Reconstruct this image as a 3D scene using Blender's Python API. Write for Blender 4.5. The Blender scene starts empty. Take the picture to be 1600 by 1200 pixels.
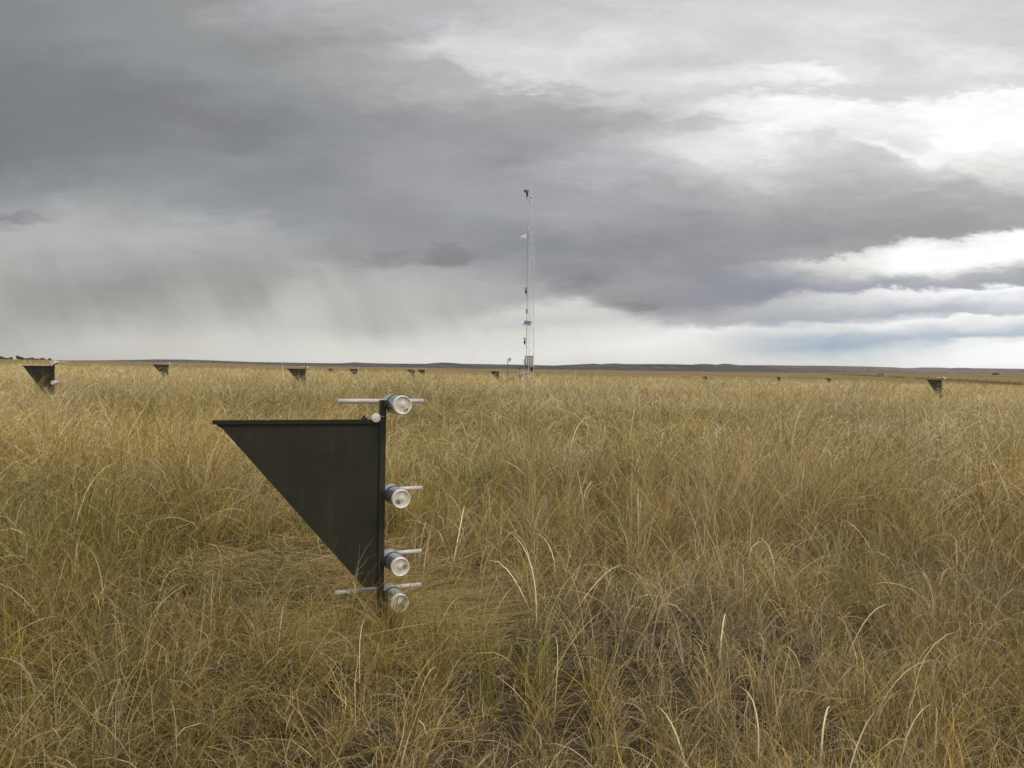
import bpy, math, random
import numpy as np
from mathutils import Vector, Matrix, Euler

SC = bpy.context.scene
COL = SC.collection
R = math.radians
F = 1280.0                      # focal length in photo pixels (photo 1600 x 1200)
CAM_H = 1.04

# ------------------------------------------------------------------ camera
cam_data = bpy.data.cameras.new('camera')
cam_data.sensor_width = 36.0
cam_data.lens = 36.0 * F / 1600.0
cam_data.clip_start = 0.05
cam_data.clip_end = 60000.0
cam = bpy.data.objects.new('camera', cam_data)
COL.objects.link(cam)
PITCH, ROLL = math.atan(27.0 / F), R(0.45)
cam.matrix_world = (Matrix.Translation((0, 0, CAM_H)) @ Matrix.Rotation(R(90) - PITCH, 4, 'X')
                    @ Matrix.Rotation(ROLL, 4, 'Z'))
SC.camera = cam
CM = np.array(cam.matrix_world)[:3, :3]


def ray(px, py):
    """unit-y direction of a photo pixel"""
    v = CM @ np.array([(px - 800.0) / F, (600.0 - py) / F, -1.0])
    return v / v[1]


def at(px, py, d):
    """world point seen at a photo pixel, d metres in front of the camera (along +y)"""
    v = ray(px, py) * d
    return Vector((v[0], v[1], v[2] + CAM_H))


def az_of(px):
    return ray(px, 573)[0]          # tan of the azimuth


# ------------------------------------------------------------------ light and sky
SC.view_settings.view_transform = 'Standard'
SC.view_settings.look = 'None'
SC.view_settings.exposure = 0.0
SC.view_settings.gamma = 1.0
SC.view_settings.use_curve_mapping = False
SC.cycles.max_bounces = 5
SC.cycles.diffuse_bounces = 2
SC.cycles.glossy_bounces = 3
SC.cycles.transmission_bounces = 4
SC.cycles.transparent_max_bounces = 4
SC.cycles.volume_bounces = 1

SUN_EL, SUN_AZ = R(46), R(132)     # azimuth measured from +y towards +x: high, behind on the right
sun_data = bpy.data.lights.new('sun', 'SUN')
sun_data.energy = 1.5
sun_data.angle = R(18)
sun_data.color = (1.0, 0.95, 0.87)
sun = bpy.data.objects.new('sun', sun_data)
sun.location = (0, 0, 60)
sd = Vector((math.sin(SUN_AZ) * math.cos(SUN_EL), math.cos(SUN_AZ) * math.cos(SUN_EL), math.sin(SUN_EL)))
sun.rotation_euler = sd.to_track_quat('Z', 'Y').to_euler()
COL.objects.link(sun)

# cloud brightness over the part of the sky in front: one column per bearing, (row, red, green, blue)
CLOUD = [
    (0, [(0, 133, 138, 140), (120, 125, 129, 131), (250, 121, 126, 128), (290, 140, 144, 146), (320, 160, 162, 164), (336, 150, 150, 154), (360, 180, 182, 181), (400, 180, 181, 178), (450, 167, 167, 163), (500, 168, 168, 162), (562, 186, 184, 178), (578, 186, 184, 178)]),
    (50, [(0, 136, 142, 144), (150, 125, 130, 132), (244, 125, 130, 132), (282, 137, 141, 143), (314, 158, 161, 163), (322, 153, 155, 158), (348, 175, 176, 177), (360, 180, 181, 181), (380, 182, 183, 182), (400, 179, 180, 178), (450, 164, 164, 161), (480, 164, 164, 159), (496, 168, 168, 163), (550, 191, 189, 183), (578, 191, 188, 182)]),
    (100, [(0, 140, 146, 148), (100, 130, 134, 137), (200, 125, 129, 131), (240, 128, 133, 135), (280, 136, 140, 142), (310, 158, 161, 163), (340, 175, 176, 177), (380, 184, 185, 184), (420, 172, 173, 171), (450, 160, 160, 158), (480, 160, 160, 156), (510, 180, 179, 174), (540, 196, 194, 188), (578, 196, 193, 187)]),
    (150, [(0, 142, 146, 148), (60, 138, 143, 145), (150, 127, 131, 134), (200, 126, 130, 132), (236, 130, 134, 136), (268, 137, 141, 143), (350, 175, 176, 177), (374, 182, 183, 182), (416, 172, 172, 171), (446, 159, 159, 157), (470, 161, 161, 158), (478, 165, 165, 161), (534, 199, 197, 191), (578, 197, 194, 188)]),
    (200, [(0, 143, 147, 149), (60, 142, 147, 149), (120, 134, 138, 141), (150, 128, 131, 134), (190, 127, 130, 132), (230, 131, 135, 137), (260, 139, 142, 144), (330, 160, 162, 164), (370, 180, 181, 181), (410, 172, 172, 171), (440, 158, 158, 156), (470, 165, 165, 161), (530, 203, 201, 195), (578, 198, 195, 188)]),
    (250, [(0, 146, 148, 150), (98, 142, 146, 148), (160, 129, 131, 134), (188, 128, 130, 133), (220, 131, 135, 137), (294, 150, 153, 156), (316, 153, 157, 159), (360, 177, 178, 179), (394, 171, 171, 171), (424, 158, 158, 158), (440, 158, 158, 156), (466, 166, 165, 162), (498, 181, 180, 175), (530, 203, 201, 194), (578, 203, 200, 194)]),
    (300, [(0, 148, 149, 150), (110, 145, 149, 151), (180, 128, 129, 132), (290, 150, 153, 156), (320, 152, 156, 158), (350, 175, 176, 177), (380, 170, 170, 171), (410, 158, 158, 158), (440, 158, 157, 155), (500, 182, 180, 175), (530, 203, 201, 194), (578, 208, 206, 199)]),
    (350, [(0, 160, 161, 163), (70, 146, 148, 150), (110, 146, 150, 152), (132, 144, 147, 149), (186, 129, 131, 134), (220, 134, 137, 140), (250, 144, 147, 150), (274, 144, 148, 150), (322, 152, 155, 158), (348, 173, 175, 176), (412, 159, 159, 158), (446, 158, 157, 154), (494, 182, 180, 175), (526, 203, 201, 195), (564, 212, 210, 203), (578, 212, 210, 204)]),
    (400, [(0, 172, 173, 176), (70, 146, 147, 149), (110, 148, 151, 153), (150, 145, 147, 149), (190, 130, 133, 136), (220, 132, 136, 140), (250, 145, 150, 153), (274, 142, 146, 148), (300, 144, 147, 151), (330, 155, 157, 160), (346, 172, 174, 176), (420, 158, 158, 157), (450, 156, 155, 152), (530, 208, 206, 200), (566, 216, 214, 208), (578, 216, 214, 208)]),
    (450, [(0, 176, 178, 180), (60, 154, 155, 157), (70, 152, 153, 155), (110, 153, 155, 157), (190, 137, 140, 143), (220, 139, 142, 146), (250, 145, 149, 152), (280, 141, 145, 148), (310, 148, 150, 153), (326, 148, 150, 154), (344, 154, 156, 159), (358, 165, 167, 169), (424, 159, 159, 158), (476, 192, 190, 186), (510, 196, 194, 189), (528, 207, 206, 200), (546, 214, 213, 206), (578, 219, 217, 211)]),
    (500, [(0, 180, 182, 184), (30, 172, 173, 174), (60, 158, 159, 161), (100, 160, 161, 163), (150, 150, 151, 153), (200, 143, 147, 150), (240, 148, 150, 153), (280, 140, 144, 147), (310, 148, 150, 153), (340, 147, 150, 153), (370, 158, 160, 162), (400, 162, 163, 164), (420, 178, 178, 177), (450, 192, 191, 188), (480, 192, 191, 187), (510, 196, 194, 190), (540, 216, 215, 208), (578, 222, 220, 214)]),
    (550, [(0, 180, 182, 184), (30, 175, 177, 178), (50, 168, 169, 170), (110, 166, 167, 169), (170, 147, 148, 151), (240, 152, 153, 156), (346, 147, 149, 153), (392, 155, 156, 158), (408, 163, 163, 164), (432, 181, 181, 179), (458, 188, 187, 185), (512, 192, 190, 186), (546, 216, 215, 208), (566, 223, 222, 215), (578, 224, 222, 216)]),
    (600, [(0, 181, 182, 184), (40, 176, 177, 178), (60, 168, 169, 171), (90, 178, 178, 179), (120, 172, 173, 174), (170, 146, 147, 150), (200, 153, 154, 157), (290, 158, 160, 163), (320, 150, 151, 155), (350, 147, 148, 152), (404, 150, 151, 153), (420, 168, 168, 168), (440, 182, 182, 180), (520, 188, 187, 182), (540, 210, 208, 202), (566, 224, 223, 216), (578, 225, 224, 217)]),
    (650, [(0, 182, 184, 186), (40, 182, 183, 185), (60, 191, 193, 194), (76, 196, 197, 198), (90, 193, 194, 194), (100, 179, 180, 181), (132, 175, 176, 178), (150, 162, 163, 165), (180, 151, 152, 155), (290, 159, 160, 164), (354, 147, 149, 153), (390, 149, 150, 153), (406, 148, 148, 150), (426, 172, 173, 173), (444, 180, 180, 178), (486, 182, 181, 178), (500, 187, 186, 182), (510, 188, 187, 182), (532, 210, 208, 202), (566, 226, 225, 218), (578, 226, 226, 219)]),
    (700, [(0, 184, 185, 187), (40, 188, 189, 192), (60, 215, 217, 218), (74, 220, 221, 221), (94, 206, 207, 207), (110, 180, 181, 182), (144, 178, 180, 182), (160, 162, 162, 165), (200, 155, 156, 159), (290, 160, 161, 165), (330, 156, 158, 161), (360, 147, 149, 153), (390, 148, 149, 153), (410, 145, 144, 147), (426, 172, 173, 174), (450, 178, 178, 176), (490, 178, 177, 174), (520, 208, 207, 201), (566, 228, 228, 221), (578, 228, 228, 221)]),
    (750, [(0, 188, 190, 192), (30, 193, 194, 196), (60, 215, 216, 217), (82, 219, 220, 220), (106, 214, 215, 215), (114, 202, 203, 203), (126, 180, 181, 182), (144, 178, 180, 181), (172, 164, 164, 167), (216, 157, 157, 160), (228, 157, 157, 161), (250, 152, 153, 156), (270, 158, 159, 163), (330, 157, 159, 162), (364, 145, 147, 152), (404, 145, 146, 150), (408, 147, 148, 152), (420, 161, 161, 164), (436, 171, 172, 173), (464, 178, 178, 176), (482, 179, 179, 176), (502, 206, 205, 200), (512, 203, 202, 197), (528, 215, 214, 208), (566, 229, 228, 222), (578, 229, 229, 222)]),
    (800, [(0, 193, 194, 196), (30, 200, 201, 203), (60, 215, 216, 217), (84, 220, 220, 220), (110, 215, 216, 216), (124, 218, 218, 218), (126, 215, 216, 216), (140, 180, 181, 182), (180, 166, 167, 169), (220, 162, 161, 165), (250, 145, 146, 149), (270, 158, 159, 162), (330, 158, 159, 163), (364, 143, 145, 150), (394, 140, 143, 149), (420, 160, 161, 164), (450, 172, 172, 173), (470, 175, 175, 174), (490, 210, 210, 206), (510, 200, 199, 195), (520, 215, 214, 208), (566, 230, 230, 224), (578, 230, 230, 224)]),
    (850, [(0, 198, 199, 201), (26, 203, 204, 206), (86, 222, 223, 223), (128, 215, 215, 215), (136, 205, 205, 205), (150, 182, 183, 184), (176, 168, 168, 170), (250, 161, 162, 166), (260, 166, 167, 170), (270, 166, 167, 170), (290, 159, 160, 163), (332, 163, 164, 167), (374, 143, 145, 150), (390, 140, 143, 148), (406, 149, 151, 155), (422, 144, 145, 149), (442, 161, 161, 163), (444, 165, 165, 166), (452, 168, 168, 169), (456, 173, 173, 173), (466, 175, 174, 174), (474, 191, 191, 189), (482, 211, 211, 207), (484, 212, 212, 208), (504, 203, 202, 199), (518, 217, 216, 210), (552, 230, 229, 223), (578, 228, 228, 222)]),
    (900, [(0, 203, 204, 206), (60, 214, 215, 216), (86, 225, 226, 226), (110, 222, 222, 221), (134, 212, 212, 212), (176, 168, 168, 170), (200, 166, 166, 167), (260, 180, 182, 185), (290, 160, 161, 164), (334, 168, 169, 171), (390, 140, 142, 147), (410, 152, 153, 156), (440, 140, 139, 143), (460, 160, 159, 160), (474, 211, 211, 209), (476, 215, 215, 212), (500, 205, 204, 201), (516, 220, 219, 214), (544, 232, 231, 225), (566, 226, 225, 219), (578, 226, 225, 219)]),
    (950, [(0, 204, 205, 206), (52, 215, 215, 216), (78, 223, 224, 224), (90, 222, 222, 222), (116, 208, 208, 208), (144, 210, 210, 210), (164, 195, 195, 195), (186, 175, 175, 177), (196, 175, 175, 176), (216, 187, 187, 189), (240, 183, 184, 187), (260, 184, 185, 188), (302, 164, 165, 168), (332, 166, 167, 170), (386, 143, 144, 149), (390, 142, 143, 148), (410, 149, 150, 154), (430, 144, 144, 149), (450, 158, 157, 158), (464, 154, 153, 156), (472, 159, 158, 161), (488, 213, 213, 210), (500, 209, 208, 205), (514, 222, 222, 218), (540, 236, 236, 232), (566, 228, 227, 221), (578, 228, 227, 221)]),
    (1000, [(0, 205, 206, 207), (70, 222, 222, 222), (90, 208, 208, 208), (120, 206, 207, 207), (150, 211, 211, 211), (180, 194, 194, 194), (194, 183, 183, 184), (216, 204, 204, 206), (240, 192, 192, 194), (270, 185, 187, 190), (300, 172, 173, 175), (360, 155, 156, 160), (386, 143, 144, 149), (420, 148, 149, 154), (444, 160, 159, 160), (470, 150, 150, 154), (484, 157, 157, 161), (486, 162, 161, 164), (500, 212, 211, 208), (510, 225, 225, 222), (534, 239, 240, 238), (566, 230, 229, 224), (578, 230, 229, 223)]),
    (1025, [(0, 206, 207, 208), (68, 219, 219, 219), (90, 208, 208, 208), (110, 208, 209, 209), (130, 213, 214, 214), (150, 213, 213, 213), (184, 200, 200, 200), (196, 190, 190, 192), (200, 192, 192, 194), (214, 208, 208, 209), (222, 209, 209, 210), (248, 192, 193, 194), (272, 185, 187, 190), (300, 172, 173, 175), (386, 145, 146, 151), (420, 148, 149, 154), (444, 156, 156, 159), (470, 150, 150, 155), (482, 157, 156, 161), (492, 176, 176, 178), (496, 187, 187, 187), (502, 211, 210, 208), (508, 222, 222, 219), (516, 228, 229, 226), (518, 233, 234, 231), (530, 239, 240, 238), (560, 230, 229, 224), (578, 229, 228, 222)]),
    (1050, [(0, 208, 208, 209), (68, 217, 217, 217), (90, 207, 207, 208), (110, 209, 210, 210), (130, 219, 219, 219), (150, 216, 216, 216), (160, 210, 210, 210), (184, 209, 210, 210), (194, 199, 199, 200), (200, 196, 196, 198), (214, 212, 213, 213), (230, 213, 213, 214), (256, 192, 193, 195), (276, 185, 187, 189), (300, 172, 173, 175), (386, 146, 147, 152), (444, 153, 153, 158), (470, 150, 150, 157), (476, 152, 153, 159), (482, 157, 157, 163), (498, 185, 184, 185), (500, 191, 191, 191), (504, 210, 210, 208), (506, 213, 213, 211), (508, 222, 222, 220), (514, 227, 227, 225), (516, 235, 236, 233), (526, 239, 239, 237), (556, 230, 229, 224), (578, 228, 226, 220)]),
    (1075, [(0, 209, 210, 210), (40, 209, 210, 211), (66, 214, 214, 214), (90, 207, 207, 207), (110, 211, 212, 212), (130, 224, 225, 225), (160, 213, 213, 213), (184, 218, 219, 219), (200, 201, 201, 203), (216, 218, 218, 219), (236, 218, 218, 218), (268, 190, 191, 193), (300, 172, 173, 175), (354, 154, 154, 158), (384, 148, 149, 154), (400, 147, 148, 153), (470, 150, 150, 158), (476, 152, 152, 160), (500, 183, 183, 184), (502, 188, 187, 188), (506, 209, 209, 208), (510, 224, 224, 223), (512, 226, 226, 224), (514, 238, 238, 236), (522, 238, 238, 236), (538, 232, 232, 228), (566, 226, 226, 220), (578, 226, 225, 219)]),
    (1100, [(0, 210, 211, 211), (40, 208, 209, 209), (66, 212, 212, 212), (90, 206, 206, 207), (110, 212, 213, 213), (130, 230, 230, 230), (160, 215, 215, 215), (184, 227, 228, 228), (186, 226, 227, 228), (200, 205, 205, 208), (216, 222, 223, 223), (244, 222, 222, 222), (290, 176, 177, 179), (320, 164, 164, 168), (346, 156, 155, 159), (370, 150, 151, 156), (440, 146, 148, 156), (474, 150, 151, 160), (486, 166, 166, 171), (504, 184, 184, 185), (506, 193, 193, 193), (512, 240, 240, 238), (530, 232, 232, 228), (566, 225, 224, 218), (578, 225, 224, 218)]),
    (1125, [(0, 210, 212, 212), (40, 209, 210, 210), (64, 212, 212, 212), (84, 208, 208, 209), (104, 213, 214, 214), (124, 232, 232, 232), (156, 215, 216, 216), (178, 232, 233, 233), (184, 233, 234, 234), (200, 217, 217, 219), (216, 229, 230, 230), (244, 224, 224, 224), (266, 205, 207, 208), (296, 177, 178, 180), (348, 157, 156, 160), (390, 150, 150, 155), (410, 149, 150, 156), (418, 154, 155, 160), (440, 148, 150, 158), (460, 148, 150, 159), (472, 150, 151, 161), (492, 180, 180, 183), (496, 183, 183, 185), (504, 181, 182, 185), (506, 189, 190, 192), (512, 229, 230, 228), (514, 235, 236, 234), (530, 223, 224, 223), (550, 219, 220, 218), (578, 224, 224, 218)]),
    (1150, [(0, 211, 212, 212), (78, 209, 209, 210), (102, 215, 216, 217), (118, 235, 235, 235), (130, 231, 231, 231), (152, 216, 217, 217), (162, 223, 224, 224), (174, 239, 239, 239), (186, 239, 239, 239), (200, 228, 228, 230), (216, 237, 237, 237), (244, 225, 225, 225), (256, 213, 214, 215), (272, 205, 207, 208), (300, 179, 179, 181), (352, 158, 157, 161), (390, 150, 150, 155), (410, 151, 152, 158), (418, 161, 162, 166), (440, 151, 152, 160), (464, 147, 149, 159), (472, 152, 154, 163), (488, 184, 184, 187), (504, 178, 180, 185), (506, 185, 187, 191), (514, 231, 232, 230), (530, 214, 216, 217), (550, 209, 212, 213), (566, 223, 222, 217), (578, 224, 223, 218)]),
    (1175, [(0, 212, 212, 212), (66, 211, 211, 211), (92, 214, 215, 215), (96, 215, 216, 217), (112, 237, 237, 237), (130, 232, 232, 232), (148, 216, 217, 218), (168, 244, 245, 245), (200, 240, 240, 241), (214, 244, 244, 244), (240, 230, 230, 230), (258, 213, 213, 214), (278, 205, 206, 208), (304, 180, 180, 182), (358, 158, 157, 161), (386, 151, 151, 156), (410, 153, 153, 159), (418, 168, 168, 171), (440, 153, 154, 162), (464, 146, 149, 159), (468, 150, 152, 162), (482, 186, 186, 190), (504, 175, 178, 185), (506, 180, 184, 189), (514, 224, 225, 224), (516, 227, 228, 226), (530, 204, 208, 212), (550, 200, 205, 208), (566, 221, 221, 217), (578, 223, 222, 217)]),
    (1200, [(0, 212, 213, 213), (60, 212, 212, 212), (90, 215, 216, 217), (106, 240, 240, 240), (130, 232, 232, 232), (144, 216, 218, 219), (146, 217, 219, 220), (162, 250, 250, 250), (214, 252, 252, 252), (240, 232, 232, 232), (260, 212, 213, 214), (286, 204, 205, 207), (310, 180, 180, 182), (364, 158, 157, 161), (390, 152, 151, 156), (410, 155, 155, 161), (418, 175, 175, 177), (440, 155, 156, 164), (464, 145, 148, 159), (466, 150, 152, 162), (474, 186, 186, 190), (476, 189, 189, 193), (504, 171, 175, 184), (506, 176, 180, 188), (514, 220, 221, 220), (516, 223, 224, 223), (530, 195, 200, 206), (550, 190, 197, 203), (566, 220, 221, 216), (578, 222, 222, 217)]),
    (1225, [(0, 214, 214, 214), (90, 216, 217, 218), (108, 241, 241, 241), (130, 232, 232, 233), (144, 216, 218, 219), (164, 250, 250, 250), (204, 251, 251, 251), (252, 212, 213, 214), (278, 204, 205, 207), (308, 180, 180, 182), (360, 159, 158, 161), (382, 153, 152, 157), (402, 157, 157, 162), (406, 165, 165, 168), (410, 165, 165, 168), (416, 187, 187, 187), (442, 157, 158, 167), (460, 149, 152, 162), (462, 149, 152, 163), (470, 183, 184, 189), (474, 195, 195, 198), (490, 181, 183, 188), (504, 173, 178, 186), (506, 179, 184, 191), (514, 222, 223, 222), (516, 222, 223, 222), (530, 191, 197, 205), (548, 183, 193, 201), (568, 221, 222, 217), (578, 222, 222, 218)]),
    (1250, [(0, 215, 216, 216), (90, 218, 219, 219), (110, 242, 242, 242), (130, 232, 233, 233), (144, 216, 218, 219), (164, 250, 250, 250), (194, 250, 250, 250), (210, 241, 241, 241), (236, 216, 217, 218), (284, 198, 198, 200), (306, 180, 180, 181), (376, 154, 153, 157), (406, 165, 164, 167), (408, 172, 171, 174), (412, 200, 200, 199), (422, 191, 191, 192), (430, 174, 175, 179), (440, 163, 165, 172), (458, 151, 155, 165), (462, 161, 164, 173), (470, 200, 200, 203), (478, 201, 201, 203), (490, 182, 184, 190), (504, 175, 180, 188), (512, 218, 220, 219), (514, 224, 225, 224), (528, 188, 196, 204), (548, 176, 188, 200), (568, 220, 221, 218), (578, 222, 222, 218)]),
    (1275, [(0, 216, 218, 218), (90, 219, 220, 221), (112, 243, 243, 243), (128, 235, 236, 236), (144, 216, 218, 219), (164, 249, 249, 249), (176, 250, 250, 250), (200, 242, 242, 242), (226, 216, 217, 218), (278, 198, 199, 201), (304, 179, 179, 181), (368, 155, 153, 158), (402, 165, 164, 166), (404, 170, 168, 171), (408, 206, 206, 205), (410, 211, 211, 210), (424, 200, 200, 199), (436, 173, 174, 180), (456, 154, 157, 168), (460, 166, 169, 177), (468, 205, 206, 207), (478, 206, 206, 208), (492, 182, 185, 192), (504, 178, 183, 191), (512, 224, 225, 224), (514, 224, 225, 224), (526, 186, 194, 204), (546, 169, 184, 198), (568, 219, 221, 218), (578, 222, 223, 219)]),
    (1300, [(0, 218, 219, 219), (40, 215, 216, 216), (90, 221, 222, 222), (116, 244, 244, 244), (130, 235, 236, 236), (144, 216, 217, 219), (166, 250, 250, 250), (190, 243, 243, 243), (216, 216, 217, 218), (274, 198, 199, 200), (300, 180, 180, 181), (360, 156, 154, 158), (384, 168, 166, 167), (400, 165, 163, 165), (404, 213, 213, 211), (406, 224, 224, 221), (424, 211, 211, 209), (440, 175, 176, 182), (454, 156, 160, 171), (456, 161, 165, 175), (464, 210, 211, 212), (480, 212, 212, 213), (494, 182, 186, 193), (504, 180, 185, 193), (506, 187, 191, 198), (512, 230, 230, 228), (526, 179, 189, 202), (544, 161, 179, 196), (570, 222, 223, 220), (578, 222, 223, 220)]),
    (1325, [(0, 218, 218, 218), (90, 219, 220, 220), (116, 237, 237, 237), (146, 216, 217, 219), (166, 248, 248, 248), (186, 243, 243, 243), (208, 226, 227, 227), (214, 232, 232, 233), (230, 215, 215, 216), (276, 198, 198, 199), (316, 171, 171, 173), (360, 157, 155, 159), (392, 166, 164, 166), (398, 218, 218, 216), (404, 232, 232, 229), (426, 211, 211, 210), (440, 177, 178, 184), (452, 159, 162, 172), (454, 161, 165, 174), (462, 216, 217, 218), (478, 212, 212, 214), (492, 183, 187, 194), (500, 180, 184, 193), (504, 195, 198, 204), (510, 231, 231, 230), (512, 230, 231, 229), (526, 181, 191, 202), (540, 166, 181, 198), (560, 213, 217, 218), (578, 226, 227, 224)]),
    (1350, [(0, 217, 218, 218), (90, 217, 218, 218), (116, 230, 230, 230), (146, 214, 216, 218), (166, 247, 247, 247), (212, 225, 225, 224), (224, 236, 236, 236), (240, 215, 215, 215), (276, 198, 198, 199), (312, 173, 172, 174), (360, 159, 157, 160), (384, 163, 161, 163), (386, 171, 169, 171), (390, 212, 212, 211), (392, 223, 223, 221), (400, 239, 239, 237), (418, 232, 232, 229), (442, 174, 175, 182), (450, 161, 164, 173), (452, 162, 165, 174), (458, 217, 217, 219), (460, 223, 223, 224), (476, 212, 212, 214), (496, 179, 184, 192), (508, 232, 233, 232), (510, 235, 235, 234), (526, 182, 192, 203), (536, 171, 184, 199), (550, 207, 213, 217), (578, 231, 232, 228)]),
    (1375, [(0, 216, 218, 218), (90, 215, 215, 215), (130, 222, 223, 223), (148, 213, 215, 217), (166, 246, 246, 245), (190, 238, 238, 238), (216, 223, 224, 222), (234, 240, 240, 240), (250, 215, 214, 214), (312, 172, 171, 173), (370, 160, 158, 161), (376, 162, 160, 162), (378, 168, 166, 168), (384, 217, 217, 216), (398, 247, 247, 246), (420, 240, 240, 237), (436, 190, 191, 195), (450, 162, 165, 174), (452, 178, 181, 188), (456, 227, 228, 228), (458, 229, 230, 230), (474, 211, 213, 215), (492, 178, 183, 192), (496, 188, 192, 199), (508, 240, 240, 239), (526, 185, 194, 204), (532, 175, 187, 201), (544, 208, 214, 218), (570, 234, 235, 231), (578, 236, 236, 232)]),
    (1400, [(0, 216, 217, 217), (100, 212, 213, 213), (130, 218, 218, 219), (150, 212, 214, 216), (166, 245, 245, 244), (190, 238, 238, 238), (220, 222, 222, 219), (244, 244, 244, 244), (246, 243, 243, 243), (260, 215, 214, 213), (310, 172, 171, 173), (370, 160, 158, 161), (376, 211, 211, 211), (378, 222, 222, 221), (396, 255, 255, 255), (424, 245, 245, 243), (426, 240, 240, 239), (436, 192, 194, 197), (448, 162, 165, 174), (450, 180, 182, 189), (452, 220, 221, 223), (454, 239, 239, 239), (490, 178, 183, 192), (500, 215, 217, 219), (506, 245, 245, 244), (516, 222, 223, 224), (528, 180, 190, 202), (536, 206, 213, 218), (572, 240, 240, 236), (578, 240, 240, 236)]),
    (1425, [(0, 216, 216, 216), (146, 215, 216, 218), (164, 246, 246, 245), (190, 242, 242, 242), (220, 230, 230, 228), (244, 245, 245, 245), (264, 215, 214, 213), (312, 173, 172, 173), (370, 161, 159, 162), (372, 169, 167, 169), (376, 203, 203, 203), (380, 226, 226, 225), (396, 255, 255, 255), (422, 245, 245, 244), (434, 192, 193, 196), (446, 168, 171, 178), (448, 169, 171, 179), (450, 191, 193, 198), (452, 225, 226, 227), (454, 241, 241, 241), (490, 180, 185, 194), (494, 195, 198, 205), (502, 240, 241, 240), (504, 245, 245, 244), (528, 181, 191, 203), (534, 205, 212, 218), (544, 215, 220, 222), (548, 226, 229, 229), (566, 241, 241, 238), (578, 243, 243, 240)]),
    (1450, [(0, 215, 216, 216), (60, 215, 215, 215), (94, 223, 224, 224), (144, 217, 218, 219), (162, 247, 247, 247), (220, 238, 238, 237), (244, 246, 246, 245), (296, 185, 184, 185), (328, 168, 166, 168), (372, 163, 160, 163), (378, 213, 213, 212), (382, 232, 232, 231), (396, 255, 255, 255), (420, 245, 245, 244), (434, 185, 186, 190), (446, 169, 172, 179), (448, 175, 177, 184), (452, 232, 232, 233), (454, 243, 243, 243), (480, 194, 198, 205), (490, 182, 187, 196), (492, 189, 193, 201), (500, 244, 244, 244), (512, 225, 227, 228), (528, 181, 191, 203), (532, 203, 211, 218), (540, 212, 218, 222), (542, 228, 231, 232), (562, 243, 244, 241), (578, 246, 246, 243)]),
    (1475, [(0, 214, 215, 215), (60, 215, 215, 215), (94, 229, 229, 229), (120, 218, 218, 219), (142, 219, 220, 221), (160, 249, 249, 249), (236, 250, 250, 249), (254, 239, 239, 236), (298, 185, 184, 184), (330, 168, 166, 167), (372, 164, 161, 163), (374, 170, 167, 169), (382, 234, 234, 233), (396, 255, 255, 255), (418, 245, 245, 244), (432, 183, 184, 188), (446, 170, 173, 180), (448, 181, 183, 189), (452, 240, 240, 241), (454, 245, 245, 245), (480, 192, 196, 204), (490, 183, 188, 198), (492, 195, 199, 207), (496, 240, 240, 241), (498, 246, 246, 246), (528, 179, 190, 202), (530, 196, 205, 213), (534, 208, 214, 220), (538, 233, 235, 236), (578, 249, 249, 246)]),
    (1500, [(0, 214, 214, 214), (60, 215, 215, 215), (94, 234, 234, 234), (120, 218, 219, 219), (144, 222, 223, 223), (154, 247, 247, 247), (156, 250, 250, 250), (234, 255, 255, 255), (256, 239, 239, 235), (300, 185, 184, 184), (330, 168, 166, 167), (374, 165, 162, 164), (376, 175, 172, 174), (382, 235, 235, 234), (396, 255, 255, 255), (414, 250, 250, 248), (416, 245, 245, 244), (430, 180, 181, 185), (446, 171, 173, 180), (448, 186, 188, 194), (452, 250, 250, 250), (466, 227, 229, 230), (480, 190, 195, 204), (490, 185, 190, 200), (494, 250, 250, 249), (514, 217, 220, 222), (528, 175, 187, 200), (532, 235, 238, 239), (546, 245, 246, 245), (578, 252, 252, 250)]),
    (1525, [(0, 213, 213, 213), (60, 214, 214, 214), (98, 232, 232, 232), (120, 219, 219, 219), (134, 219, 220, 220), (144, 225, 225, 225), (154, 250, 250, 250), (226, 254, 254, 254), (260, 232, 232, 229), (306, 182, 181, 182), (332, 169, 167, 168), (368, 167, 164, 166), (370, 173, 170, 172), (376, 235, 235, 234), (390, 253, 253, 253), (410, 249, 249, 248), (428, 180, 181, 185), (442, 170, 172, 179), (446, 175, 178, 184), (452, 249, 249, 249), (480, 194, 199, 207), (488, 189, 194, 203), (490, 203, 207, 213), (494, 247, 247, 246), (526, 180, 191, 203), (528, 185, 195, 206), (532, 234, 237, 238), (534, 238, 240, 241), (544, 247, 248, 247), (578, 252, 252, 251)]),
    (1550, [(0, 212, 212, 212), (60, 212, 212, 212), (100, 229, 230, 230), (134, 218, 218, 218), (142, 224, 225, 225), (152, 250, 250, 250), (218, 254, 254, 254), (262, 229, 229, 226), (306, 183, 182, 183), (352, 169, 166, 168), (364, 172, 169, 171), (366, 187, 185, 187), (370, 235, 235, 234), (374, 246, 246, 246), (396, 254, 254, 254), (406, 248, 248, 247), (426, 179, 181, 185), (440, 169, 171, 178), (444, 169, 172, 179), (446, 182, 184, 190), (450, 238, 239, 240), (452, 249, 249, 249), (486, 191, 196, 205), (488, 193, 198, 206), (492, 234, 235, 236), (494, 243, 244, 243), (526, 181, 192, 204), (532, 233, 235, 237), (540, 248, 249, 248), (578, 253, 253, 251)]),
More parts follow.
